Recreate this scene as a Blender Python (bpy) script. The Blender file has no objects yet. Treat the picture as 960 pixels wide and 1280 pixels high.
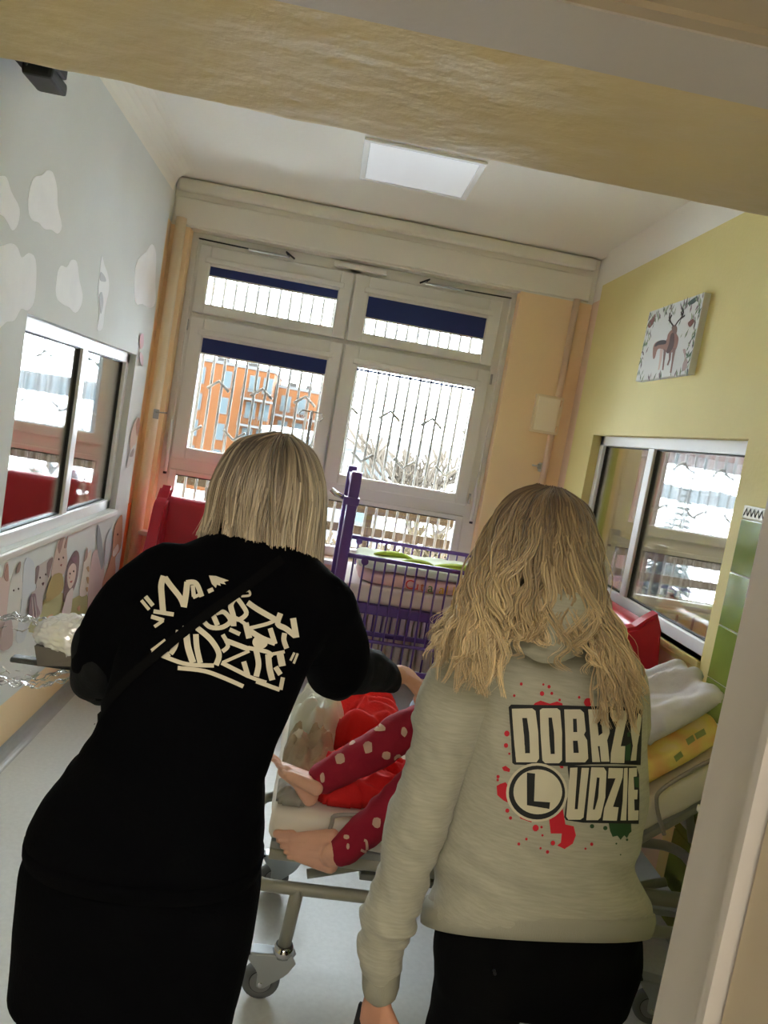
import bpy, bmesh, math, random
from mathutils import Vector, Matrix, noise
from mathutils.bvhtree import BVHTree
from mathutils.geometry import delaunay_2d_cdt

scene = bpy.context.scene
COL = scene.collection
PI = math.pi

# ------------------------------------------------------------------ camera
FPX = 964.24
RT = Vector((0.98291669, -0.07263292, 0.16911311))
UP = Vector((-0.16075773, 0.10860818, 0.98100011))
FW = Vector((0.08961997, 0.99142762, -0.09507649))
EYE = Vector((0.0, 0.0, 1.62))
cam_data = bpy.data.cameras.new('camera')
cam = bpy.data.objects.new('camera', cam_data)
COL.objects.link(cam)
cam_data.sensor_fit = 'VERTICAL'
cam_data.sensor_height = 36.0
cam_data.lens = FPX / 1280.0 * 36.0
cam_data.clip_start = 0.02
cam_data.clip_end = 3000
mw = Matrix((RT, UP, -FW)).transposed().to_4x4()
mw.translation = EYE
cam.matrix_world = mw
cam_data.dof.use_dof = False
scene.camera = cam

# ------------------------------------------------------------------ world and light
world = bpy.data.worlds.new('overcast')
scene.world = world
world.use_nodes = True
wn = world.node_tree.nodes
bg = wn['Background']
bg.inputs['Color'].default_value = (0.84, 0.945, 1.0, 1)
bg.inputs['Strength'].default_value = 36.0
scene.cycles.sample_clamp_indirect = 0.0
scene.cycles.caustics_reflective = False
scene.cycles.caustics_refractive = False
scene.cycles.max_bounces = 16
scene.cycles.diffuse_bounces = 8
scene.cycles.transparent_max_bounces = 24
scene.view_settings.view_transform = 'Standard'
scene.view_settings.look = 'None'
scene.view_settings.gamma = 1.0
scene.view_settings.use_curve_mapping = False
scene.view_settings.exposure = 0.0
PANEL_EMIT = 1.2          # ceiling panels of the ward
CORRIDOR_EMIT = 13.0       # unseen corridor panel, added to light the room from behind

def portal(x, z, w, h, y):
    ld = bpy.data.lights.new('window_portal', 'AREA')
    ld.shape = 'RECTANGLE'; ld.size = w; ld.size_y = h
    ld.cycles.is_portal = True
    o = bpy.data.objects.new('window_portal', ld); COL.objects.link(o)
    o.location = (x, y, z); o.rotation_euler = (-PI / 2, 0, 0)
for ox in (0.0, 3.04, -2.414):
    portal(ox + 0.025, 1.74, 2.15, 1.95, 5.6)

# ------------------------------------------------------------------ unprojection: photo pixel to a point of the place
def ray(u, v):
    return FW + RT * ((u - 480) / FPX) + UP * ((640 - v) / FPX)
def at_y(u, v, y):
    d = ray(u, v); return EYE + d * (y / d.y)
def at_x(u, v, x):
    d = ray(u, v); return EYE + d * (x / d.x)
def at_z(u, v, z):
    d = ray(u, v); return EYE + d * ((z - EYE.z) / d.z)

# ------------------------------------------------------------------ materials
MATS = {}
def srgb(r, g, b):
    def f(c):
        c /= 255.0
        return c / 12.92 if c <= 0.04045 else ((c + 0.055) / 1.055) ** 2.4
    return (f(r), f(g), f(b), 1.0)
def mat(name, col, rough=0.6, metal=0.0, bump=0.0, bscale=40.0, var=0.0, vscale=6.0, spec=0.5, emit=0.0, coat=0.0, stretch=None, sheen=0.0):
    if name in MATS: return MATS[name]
    m = bpy.data.materials.new(name); m.use_nodes = True
    nt = m.node_tree; b = nt.nodes['Principled BSDF']
    c = col if len(col) == 4 else srgb(*col)
    b.inputs['Base Color'].default_value = c
    b.inputs['Roughness'].default_value = rough
    b.inputs['Metallic'].default_value = metal
    b.inputs['Specular IOR Level'].default_value = spec
    b.inputs['Coat Weight'].default_value = coat
    b.inputs['Sheen Weight'].default_value = sheen
    tc = None
    if bump or var:
        tc = nt.nodes.new('ShaderNodeTexCoord')
        mp = nt.nodes.new('ShaderNodeMapping')
        nt.links.new(tc.outputs['Object'], mp.inputs['Vector'])
        if stretch: mp.inputs['Scale'].default_value = stretch
    if var:
        n = nt.nodes.new('ShaderNodeTexNoise'); n.inputs['Scale'].default_value = vscale; n.inputs['Detail'].default_value = 5
        nt.links.new(mp.outputs['Vector'], n.inputs['Vector'])
        r = nt.nodes.new('ShaderNodeValToRGB')
        r.color_ramp.elements[0].position = 0.3; r.color_ramp.elements[1].position = 0.7
        r.color_ramp.elements[0].color = tuple(max(0, x * (1 - var)) for x in c[:3]) + (1,)
        r.color_ramp.elements[1].color = tuple(min(1, x * (1 + var)) for x in c[:3]) + (1,)
        nt.links.new(n.outputs['Fac'], r.inputs['Fac'])
        nt.links.new(r.outputs['Color'], b.inputs['Base Color'])
    if bump:
        n2 = nt.nodes.new('ShaderNodeTexNoise'); n2.inputs['Scale'].default_value = bscale; n2.inputs['Detail'].default_value = 6
        nt.links.new(mp.outputs['Vector'], n2.inputs['Vector'])
        bp = nt.nodes.new('ShaderNodeBump'); bp.inputs['Strength'].default_value = bump; bp.inputs['Distance'].default_value = 0.02
        nt.links.new(n2.outputs['Fac'], bp.inputs['Height'])
        nt.links.new(bp.outputs['Normal'], b.inputs['Normal'])
    if emit:
        b.inputs['Emission Color'].default_value = c
        b.inputs['Emission Strength'].default_value = emit
    MATS[name] = m
    return m
def ext(r, g, b, k=24.0):
    """dark outdoor colour that the bright overcast sky lifts to the given tone"""
    c = srgb(r, g, b); return (c[0] / k, c[1] / k, c[2] / k, 1.0)
def glass_mat(name, tint=(1, 1, 1, 1), gloss=0.06):
    m = bpy.data.materials.new(name); m.use_nodes = True
    nt = m.node_tree; nt.nodes.clear()
    out = nt.nodes.new('ShaderNodeOutputMaterial'); mix = nt.nodes.new('ShaderNodeMixShader')
    tr = nt.nodes.new('ShaderNodeBsdfTransparent'); tr.inputs['Color'].default_value = tint
    gl = nt.nodes.new('ShaderNodeBsdfGlossy'); gl.inputs['Roughness'].default_value = 0.02
    fr = nt.nodes.new('ShaderNodeFresnel'); fr.inputs['IOR'].default_value = 1.45
    mul = nt.nodes.new('ShaderNodeMath'); mul.operation = 'MULTIPLY'; mul.inputs[1].default_value = 0.8
    nt.links.new(fr.outputs['Fac'], mul.inputs[0]); nt.links.new(mul.outputs[0], mix.inputs['Fac'])
    nt.links.new(tr.outputs[0], mix.inputs[1]); nt.links.new(gl.outputs[0], mix.inputs[2])
    nt.links.new(mix.outputs[0], out.inputs['Surface'])
    MATS[name] = m
    return m

M_WHITE = mat('white_wall', (222, 224, 222), 0.9, bump=0.03, bscale=60, var=0.02, vscale=3, spec=0.15)
M_CEIL = mat('ceiling_paint', (238, 234, 224), 0.85, bump=0.05, bscale=30)
M_YEL = mat('yellow_wall', (222, 208, 142), 0.65, bump=0.08, bscale=50, var=0.03, vscale=2.5)
M_PEACH = mat('peach_wall', (248, 220, 178), 0.65, bump=0.06, bscale=50, var=0.03, vscale=2)
M_PINK = mat('rose_wall', (230, 202, 176), 0.65, bump=0.06, bscale=50)
M_SOFFIT = mat('ochre_plaster', (214, 196, 148), 0.5, bump=0.30, bscale=16, var=0.03, vscale=4, stretch=(0.9, 1.2, 1))
M_FRAME = mat('door_frame_paint', (196, 190, 184), 0.45, bump=0.02, bscale=80)
M_BEIGE = mat('door_stop_paint', (186, 172, 150), 0.5)
M_FLOOR = mat('linoleum', (208, 211, 210), 0.33, spec=0.35, bump=0.03, bscale=120, var=0.05, vscale=60)
M_COVE = mat('cove_base', (170, 172, 172), 0.35, var=0.04, vscale=50)
M_PVC = mat('white_pvc', (228, 226, 220), 0.35)
M_ALU = mat('white_aluminium', (236, 236, 238), 0.3)
M_GASKET = mat('black_gasket', (22, 22, 24), 0.6)
M_GLASS = glass_mat('window_glass')
M_BLIND = mat('navy_blind', (38, 52, 110), 0.8, bump=0.05, bscale=200)
M_STEEL = mat('brushed_steel', (176, 176, 174), 0.28, metal=1.0)
M_CHROME = mat('chrome', (205, 205, 205), 0.12, metal=1.0)
M_DARK = mat('dark_plastic', (24, 24, 26), 0.45)
M_IRON = mat('grille_paint', (104, 101, 96), 0.7)
M_PURPLE = mat('purple_enamel', (92, 62, 140), 0.35, coat=0.2)
M_VINYL = mat('red_vinyl', (178, 20, 46), 0.38, bump=0.03, bscale=90)
M_GREEN_TILE = mat('green_tile', (128, 148, 66), 0.12, var=0.10, vscale=7, coat=0.5)
M_GROUT = mat('tile_grout', (214, 214, 196), 0.8)

# ------------------------------------------------------------------ mesh helpers
def link(o, parent=None):
    COL.objects.link(o)
    if parent is not None: o.parent = parent
    return o
def mesh_from(name, verts, faces, smooth=False):
    me = bpy.data.meshes.new(name); me.from_pydata([tuple(v) for v in verts], [], faces); me.update()
    if smooth:
        for p in me.polygons: p.use_smooth = True
    return me
def put(name, me, material, parent=None, loc=None, rot=None):
    o = bpy.data.objects.new(name, me)
    if material is not None:
        for m in (material if isinstance(material, (list, tuple)) else [material]): me.materials.append(m)
    if loc is not None: o.location = loc
    if rot is not None: o.rotation_euler = rot
    return link(o, parent)
def bm_mesh(bm, name, smooth=False):
    me = bpy.data.meshes.new(name); bm.normal_update(); bm.to_mesh(me); bm.free()
    if smooth:
        for p in me.polygons: p.use_smooth = True
    return me
def tag(o, label=None, cat=None, group=None, kind=None):
    if label: o['label'] = label
    if cat: o['category'] = cat
    if group: o['group'] = group
    if kind: o['kind'] = kind
    return o
def empty(name, loc=(0, 0, 0), rz=0.0, parent=None):
    o = bpy.data.objects.new(name, None); o.location = loc; o.rotation_euler = (0, 0, rz); o.empty_display_size = 0.1
    return link(o, parent)
def box(bm, lo, hi, bev=0.0, mi=0):
    lo = Vector(lo); hi = Vector(hi); c = (lo + hi) / 2; s = hi - lo
    r = bmesh.ops.create_cube(bm, size=1.0, matrix=Matrix.Translation(c) @ Matrix.Diagonal((abs(s.x), abs(s.y), abs(s.z), 1)))
    vs = r['verts']; fs = set(f for v in vs for f in v.link_faces)
    for f in fs: f.material_index = mi
    if bev > 0:
        es = set(e for v in vs for e in v.link_edges)
        rr = bmesh.ops.bevel(bm, geom=list(es), offset=bev, segments=2 if bev < 0.02 else 5, affect='EDGES', profile=0.6)
        for f in rr['faces']: f.material_index = mi
    return vs
def B(name, lo, hi, material, parent=None, bev=0.0, smooth=False):
    bm = bmesh.new(); box(bm, lo, hi, bev)
    return put(name, bm_mesh(bm, name, smooth), material, parent)
def frames(pts):
    """parallel-transport frames along a path"""
    pts = [Vector(p) for p in pts]; out = []
    n = len(pts); prev = None
    for i in range(n):
        t = (pts[min(i + 1, n - 1)] - pts[max(i - 1, 0)])
        if t.length < 1e-9: t = Vector((0, 0, 1))
        t.normalize()
        if prev is None:
            a = Vector((0, 0, 1)) if abs(t.z) < 0.9 else Vector((1, 0, 0))
            u = t.cross(a).normalized()
        else:
            u = prev - t * prev.dot(t)
            u = u.normalized() if u.length > 1e-6 else t.orthogonal().normalized()
        prev = u
        out.append((pts[i], u, t.cross(u).normalized(), t))
    return out
def tube(bm, pts, r, n=10, cap=True, flat=1.0, mi=0):
    rs = r if isinstance(r, (list, tuple)) else [r] * len(pts)
    rings = []
    for (p, u, w, t), ri in zip(frames(pts), rs):
        rings.append([bm.verts.new(p + (u * math.cos(2 * PI * k / n) + w * math.sin(2 * PI * k / n) * flat) * ri) for k in range(n)])
    for a, b in zip(rings, rings[1:]):
        for k in range(n):
            f = bm.faces.new((a[k], a[(k + 1) % n], b[(k + 1) % n], b[k])); f.material_index = mi; f.smooth = True
    if cap:
        f = bm.faces.new(list(reversed(rings[0]))); f.material_index = mi
        f = bm.faces.new(rings[-1]); f.material_index = mi
    return rings
def T(name, pts, r, material, parent=None, n=10, flat=1.0):
    bm = bmesh.new(); tube(bm, pts, r, n, flat=flat)
    return put(name, bm_mesh(bm, name), material, parent)
def loft(bm, rings, closed_caps=True):
    """rings: lists of Vectors, equal length"""
    vr = [[bm.verts.new(p) for p in r] for r in rings]
    n = len(vr[0])
    for a, b in zip(vr, vr[1:]):
        for k in range(n):
            bm.faces.new((a[k], a[(k + 1) % n], b[(k + 1) % n], b[k])).smooth = True
    if closed_caps:
        bm.faces.new(list(reversed(vr[0]))); bm.faces.new(vr[-1])
def hring(cx, cy, z, hx, hy, n=28, p=2.2, rot=0.0):
    """horizontal superellipse ring"""
    out = []
    for k in range(n):
        a = 2 * PI * k / n; c, s = math.cos(a), math.sin(a)
        x = hx * math.copysign(abs(c) ** (2 / p), c); y = hy * math.copysign(abs(s) ** (2 / p), s)
        out.append(Vector((cx + x * math.cos(rot) - y * math.sin(rot), cy + x * math.sin(rot) + y * math.cos(rot), z)))
    return out
def capsule(bm, pts, radii, n=14, flat=None):
    """limb: rounded ends"""
    pts = [Vector(p) for p in pts]; radii = list(radii)
    d0 = (pts[0] - pts[1]).normalized(); d1 = (pts[-1] - pts[-2]).normalized()
    pre, post = [], []
    for a in (80, 55, 28):
        s, c = math.sin(math.radians(a)), math.cos(math.radians(a))
        pre.append((pts[0] + d0 * radii[0] * s, radii[0] * c))
    for a in (28, 55, 80):
        s, c = math.sin(math.radians(a)), math.cos(math.radians(a))
        post.append((pts[-1] + d1 * radii[-1] * s, radii[-1] * c))
    P = [p for p, _ in pre] + pts + [p for p, _ in post]
    Rr = [r for _, r in pre] + radii + [r for _, r in post]
    tube(bm, P, Rr, n, flat=flat or 1.0)
def ellipsoid(bm, c, r, mat3=None, seg=20):
    m = Matrix.Translation(Vector(c)) @ (mat3.to_4x4() if mat3 else Matrix.Identity(4)) @ Matrix.Diagonal((r[0], r[1], r[2], 1))
    res = bmesh.ops.create_uvsphere(bm, u_segments=seg, v_segments=seg // 2 + 2, radius=1.0, matrix=m)
    for v in res['verts']:
        for f in v.link_faces: f.smooth = True
def spline(pts, n):
    """Catmull-Rom resample of a list of vectors (or tuples of floats)"""
    pts = [Vector(p) for p in pts]; out = []
    m = len(pts) - 1
    for i in range(n):
        t = i / (n - 1) * m; k = min(int(t), m - 1); f = t - k
        p0 = pts[max(k - 1, 0)]; p1 = pts[k]; p2 = pts[k + 1]; p3 = pts[min(k + 2, m)]
        out.append(0.5 * ((2 * p1) + (p2 - p0) * f + (2 * p0 - 5 * p1 + 4 * p2 - p3) * f * f + (3 * p1 - p0 - 3 * p2 + p3) * f ** 3))
    return out
def remesh(bm, voxel, smooth=4, fac=0.5):
    me = bpy.data.meshes.new('tmp'); bm.to_mesh(me); bm.free()
    ob = bpy.data.objects.new('tmp', me); COL.objects.link(ob)
    r = ob.modifiers.new('r', 'REMESH'); r.mode = 'VOXEL'; r.voxel_size = voxel; r.use_smooth_shade = True
    if smooth:
        s = ob.modifiers.new('s', 'SMOOTH'); s.factor = fac; s.iterations = smooth
    dg = bpy.context.evaluated_depsgraph_get()
    me2 = bpy.data.meshes.new_from_object(ob.evaluated_get(dg))
    bpy.data.objects.remove(ob); bpy.data.meshes.remove(me)
    for p in me2.polygons: p.use_smooth = True
    return me2
def displace(me, fn):
    me.update()
    ns = [v.normal.copy() for v in me.vertices]
    for v, n in zip(me.vertices, ns): v.co += n * fn(v.co, n)
    me.update()
def copy_tree(o, parent=None):
    c = o.copy(); COL.objects.link(c)
    if parent is not None: c.parent = parent
    for ch in list(o.children): copy_tree(ch, c)
    return c
def poly_plate(pts3, normal, thick):
    """a flat plate from an outline given as 3D points; front face along normal"""
    n = len(pts3); nv = Vector(normal) * thick
    vs = [Vector(p) for p in pts3] + [Vector(p) + nv for p in pts3]
    bm = bmesh.new(); bv = [bm.verts.new(v) for v in vs]
    bm.faces.new(bv[:n]); bm.faces.new(bv[n:])
    for k in range(n): bm.faces.new((bv[k], bv[(k + 1) % n], bv[n + (k + 1) % n], bv[n + k]))
    bmesh.ops.recalc_face_normals(bm, faces=bm.faces)
    bmesh.ops.triangulate(bm, faces=[f for f in bm.faces if len(f.verts) > 4])
    return bm
def smooth_outline(pts, n=4):
    pts = [Vector(p) for p in pts]; m = len(pts); out = []
    for i in range(m):
        p0, p1, p2, p3 = pts[i - 1], pts[i], pts[(i + 1) % m], pts[(i + 2) % m]
        for k in range(n):
            f = k / n
            out.append(0.5 * ((2 * p1) + (p2 - p0) * f + (2 * p0 - 5 * p1 + 4 * p2 - p3) * f * f + (3 * p1 - p0 - 3 * p2 + p3) * f ** 3))
    return out

# ------------------------------------------------------------------ the setting
XL, XR, YB, H = -1.14, 1.56, 5.10, 3.0
YF0, YF1 = 0.80, 1.11           # doorway wall, corridor side and room side
def struct(o): o['kind'] = 'structure'; return o
def boxes(name, lst, mats, parent=None):
    bm = bmesh.new()
    for b in lst:
        box(bm, b[0], b[1], 0, b[2] if len(b) > 2 else 0)
    return struct(put(name, bm_mesh(bm, name), mats, parent))

boxes('floor', [((-4.1, -1.8, -0.15), (4.5, 5.35, 0))], M_FLOOR)
boxes('ceiling', [((-4.1, YF0, H), (4.5, 5.45, H + 0.2)), ((-4.1, -1.8, 2.6), (4.5, YF0, 2.8))], M_CEIL)

# left wall, opening y 2.957..4.575, z 0.943..1.843
LY1, LY2, LZ1, LZ2 = 2.957, 4.575, 0.943, 1.843
TL_ = 0.12
wl = boxes('wall_left', [
    ((XL - TL_, YF1, 0.267), (XL, LY1, H)), ((XL - TL_, LY2, 0.267), (XL, 4.87, H)),
    ((XL - TL_, LY1, 0.267), (XL, LY2, LZ1)), ((XL - TL_, LY1, LZ2), (XL, LY2, H)),
    ((XL - TL_, YF1, 0.0), (XL - 0.003, 4.87, 0.267), 1),
    ((XL - TL_, 4.87, 0.0), (XL - 0.03, 5.1, 2.72), 1), ((XL - TL_, 4.87, 2.72), (XL - 0.03, 5.1, H), 0)], [M_WHITE, M_PEACH])
M_ORANGE_STRIP = mat('orange_panel', (226, 122, 52), 0.5)
B('panel', (XL - 0.03, 4.875, 0.05), (XL - 0.022, 5.05, 0.93), M_ORANGE_STRIP, wl)
# quarter coving against the left wall and the sloping cove base
def cove(name, x, y0, y1, h, d, sgn, material, z0=0.0):
    vs, fs = [], []; n = 8
    for y in (y0, y1):
        prof = [(0, 0)] + [(d * (1 - math.sin(a * PI / 2 / n)), h * (1 - math.cos(a * PI / 2 / n))) for a in range(n + 1)]
        for px, pz in prof: vs.append((x + sgn * px, y, z0 + pz))
    m = n + 2
    for k in range(m): fs.append((k, (k + 1) % m, m + (k + 1) % m, m + k))
    fs += [tuple(range(m)), tuple(range(m, 2 * m))]
    o = put(name, mesh_from(name, vs, fs), material); return struct(o)
cove('baseboard_left', XL, YF1, 4.87, 0.065, 0.05, 1, M_COVE)
cove('baseboard_right', XR, YF1, 4.87, 0.065, 0.05, -1, M_COVE)
def ceil_cove(name, x, y0, y1, r, sgn, material):
    vs, fs = [], []; n = 8
    for y in (y0, y1):
        prof = [(0, 0)] + [(r * (1 - math.sin(a * PI / 2 / n)), -r * (1 - math.cos(a * PI / 2 / n))) for a in range(n + 1)]
        for px, pz in prof: vs.append((x + sgn * px, y, H + pz))
    m = n + 2
    for k in range(m): fs.append((k, (k + 1) % m, m + (k + 1) % m, m + k))
    fs += [tuple(range(m)), tuple(range(m, 2 * m))]
    return struct(put(name, mesh_from(name, vs, fs, False), material))
ceil_cove('trim_1', XL, YF1, 4.9, 0.14, 1, M_CEIL)

# right wall, opening
RY1, RY2, RZ1, RZ2 = 2.80, 4.50, 0.977, 1.845
wr = boxes('wall_right', [
    ((XR, YF1, 0.0), (XR + 0.12, RY1, 2.79), 0), ((XR, RY2, RZ1), (XR + 0.12, 4.87, 2.79), 0),
    ((XR, RY1, 0.93), (XR + 0.12, RY2, RZ1), 0), ((XR, RY1, RZ2), (XR + 0.12, RY2, 2.79), 0),
    ((XR, RY2, 0.93), (XR + 0.12, 4.87, RZ1), 0),
    ((XR, RY1, 0.0), (XR + 0.12, 4.87, 0.93), 1),
    ((XR, YF1, 2.79), (XR + 0.12, 4.87, H), 2),
    ((XR + 0.03, 4.87, 0), (XR + 0.12, 5.1, 2.72), 3), ((XR + 0.03, 4.87, 2.72), (XR + 0.12, 5.1, H), 2)],
    [M_YEL, M_PINK, M_CEIL, M_PINK])
# sill ledge of the right opening
B('sill', (XR - 0.012, RY1, RZ1 - 0.03), (XR + 0.1, RY2, RZ1), M_YEL, wr, 0.004)

# tiles near the doorway: each a part of the right wall
tw, th, gp = 0.295, 0.196, 0.004
B('grout_bed', (XR - 0.012, 1.13, 0.0), (XR, 2.70, 1.60), M_GROUT, wr)
tm = None
M_BORDER = mat('border_tile', (224, 222, 206), 0.2, coat=0.4)
M_ZIG = mat('border_zigzag', (92, 96, 88), 0.3)
for r in range(8):
    z0 = 1.55 - (r + 1) * 0.2
    for c in range(6):
        y1 = 2.70 - c * 0.3; y0 = max(y1 - tw, 1.13)
        if y0 >= y1 - 0.02: continue
        if tm is None or y1 - y0 < tw - 0.01 or z0 < -0.01:
            bm = bmesh.new(); box(bm, (-0.004, -(y1 - y0) / 2, -th / 2), (0.004, (y1 - y0) / 2, th / 2), 0.002)
            me = bm_mesh(bm, 'tile'); me.materials.append(M_GREEN_TILE)
            if tm is None: tm = me
        else: me = tm
        o = bpy.data.objects.new('tile', me); o.location = (XR - 0.014, (y0 + y1) / 2, max(z0, 0) + th / 2 + gp / 2); link(o, wr)
for c in range(6):
    y1 = 2.70 - c * 0.3; y0 = max(y1 - tw, 1.13)
    if y0 >= y1 - 0.02: continue
    bt = B('border_tile', (XR - 0.018, y0, 1.553), (XR - 0.008, y1, 1.60), M_BORDER, wr, 0.002)
    bm = bmesh.new(); k = 0; yy = y0 + 0.01
    while yy + 0.03 < y1:
        tube(bm, [(XR - 0.0185, yy, 1.563), (XR - 0.0185, yy + 0.0125, 1.59), (XR - 0.0185, yy + 0.025, 1.563)], 0.0022, 4); yy += 0.025
    put('zigzag', bm_mesh(bm, 'zigzag'), M_ZIG, bt)

# back wall of the three rooms (windows at 0, 3.04, -2.414)
WINS = (0.0, 3.04, -2.414)
WX0, WX1, WZ0, WZ1 = -1.05, 1.105, 0.77, 2.71
lst = [((-4.1, YB, 2.71), (4.5, 5.45, H), 1)]
edges = [(-4.1, -2.414 + WX0), (-2.414 + WX1, XL - 0.06), (XL - 0.06, WX0), (WX1, XR + 0.06), (XR + 0.06, 3.04 + WX0), (3.04 + WX1, 4.5)]
for i, (a, b) in enumerate(edges):
    lst.append(((a, YB, 0), (b, 5.45, 2.71), 0))
for ox in WINS:
    lst.append(((ox + WX0, YB, 0), (ox + WX1, 5.45, WZ0), 2 if ox == 0 else 0))
wb = boxes('wall_back', lst, [M_PEACH, M_CEIL, M_PINK])
# painted strips of the neighbouring room beside its window
M_GSTRIP = mat('green_strip', (150, 168, 52), 0.6)
B('painted_strip', (1.862, YB - 0.004, 0.0), (1.962, YB, 2.7), M_GSTRIP, wb)
B('painted_strip', (1.82, YB - 0.004, 0.0), (1.862, YB, 2.7), M_ORANGE_STRIP, wb)
# white cornice box with pipes running above the window
bm = bmesh.new(); box(bm, (XL - 0.02, 5.045, 2.915), (XR, YB, 2.995), 0.03)
struct(put('trim_2', bm_mesh(bm, 'trim_2'), M_CEIL))
bm = bmesh.new(); box(bm, (XL - 0.02, 5.085, 2.72), (XR, YB, 2.885), 0.01)
struct(put('trim_3', bm_mesh(bm, 'trim_3'), M_CEIL))

# doorway wall: ochre soffit, frame
DX0, DX1, DZ = -0.75, 0.75, 2.02
boxes('wall_front', [((-4.1, YF0, 0), (DX0, YF1, H), 0), ((DX1, YF0, 0), (4.5, YF1, H), 0), ((DX0, YF0, DZ + 0.012), (DX1, YF1, H), 0)], [M_YEL])
# rough soffit: subdivided slab with waviness
bm = bmesh.new()
nx, ny = 150, 40
g = [[None] * (ny + 1) for _ in range(nx + 1)]
for i in range(nx + 1):
    for j in range(ny + 1):
        x = DX0 + (DX1 - DX0) * i / nx; y = YF0 + (YF1 - YF0) * j / ny
        e = 0.006 * noise.noise((x * 5, 0, 3)) + 0.003 * noise.noise((x * 17, 1, 3))
        yy = y + (e if j == ny else 0)
        z = DZ + 0.004 * noise.noise((x * 3, y * 8, 0)) + 0.0016 * noise.fractal((x * 13, y * 19, 5), 1.0, 2.0, 5)
        if j >= ny - 2: z += 0.004 * (j - ny + 2)
        g[i][j] = bm.verts.new((x, yy, z))
for i in range(nx):
    for j in range(ny): bm.faces.new((g[i][j], g[i + 1][j], g[i + 1][j + 1], g[i][j + 1])).smooth = True
box(bm, (DX0, YF0, DZ + 0.012), (DX1, YF1, DZ + 0.02))
struct(put('trim_4', bm_mesh(bm, 'trim_4'), M_SOFFIT))
# steel door frame: head and right jamb (grey) with stop (beige)
boxes('door_1', [((DX0, 0.70, DZ - 0.004), (DX1, YF0, DZ + 0.10), 0), ((-1.0, 0.60, DZ + 0.004), (1.0, 0.70, DZ + 0.2), 1), ((-0.9, 0.685, DZ - 0.002), (0.9, 0.70, DZ + 0.1), 1),
    ((0.499, 0.70, 0), (0.76, 0.83, DZ), 0), ((0.490, 0.60, 0), (0.7, 0.695, DZ + 0.2), 1), ((0.474, 0.70, 0), (0.5, 0.712, DZ), 0),
    ((-0.78, 0.70, 0), (-0.66, 0.83, DZ), 0)], [M_FRAME, M_BEIGE])

# corridor behind the camera
boxes('wall_corridor', [((-4.1, -1.9, 0), (4.5, -1.8, 2.8)), ((-4.1, -1.8, 0), (-4.0, YF0, 2.8)), ((4.4, -1.8, 0), (4.5, YF0, 2.8))], [M_CEIL])
M_CORR = mat('corridor_fill', (255, 246, 232), 0.5, emit=CORRIDOR_EMIT)
cl = empty('corridor_fill_panel', (0, 0, 2.6)); tag(cl, 'unseen light panel added in the corridor behind the doorway', 'lamp')  # out of view, added to brighten the backs, jamb and soffit
B('diffuser', (-0.9, -1.1, -0.03), (0.9, -0.5, -0.004), M_CORR, cl, 0.004)
B('lamp_frame', (-0.95, -1.15, -0.02), (0.95, -0.45, 0.0), M_PVC, cl, 0.004)

for nx_, nm_ in ((-2.6, 'left'), (3.0, 'right')):  # unseen glowing panels, added to brighten the two neighbouring rooms
    nl = empty('ceiling_lamp', (nx_, 3.2, H)); tag(nl, 'unseen light panel added to brighten the room beyond the %s interior window' % nm_, 'lamp')
    B('diffuser', (-0.28, -0.28, -0.012), (0.28, 0.28, -0.004), mat('neighbour_fill_panel', (255, 250, 240), 0.5, emit=26.0), nl)
    B('lamp_frame', (-0.31, -0.31, -0.008), (0.31, 0.31, 0.0), M_PVC, nl, 0.003)
# outer side walls of the neighbouring rooms
M_NB = mat('neighbour_wall', (216, 206, 186), 0.75)
boxes('wall_outer_left', [((-4.1, YF1, 0), (-4.0, 5.1, H))], [M_NB])
boxes('wall_outer_right', [((4.4, YF1, 0), (4.5, 5.1, H))], [M_NB])

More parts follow.
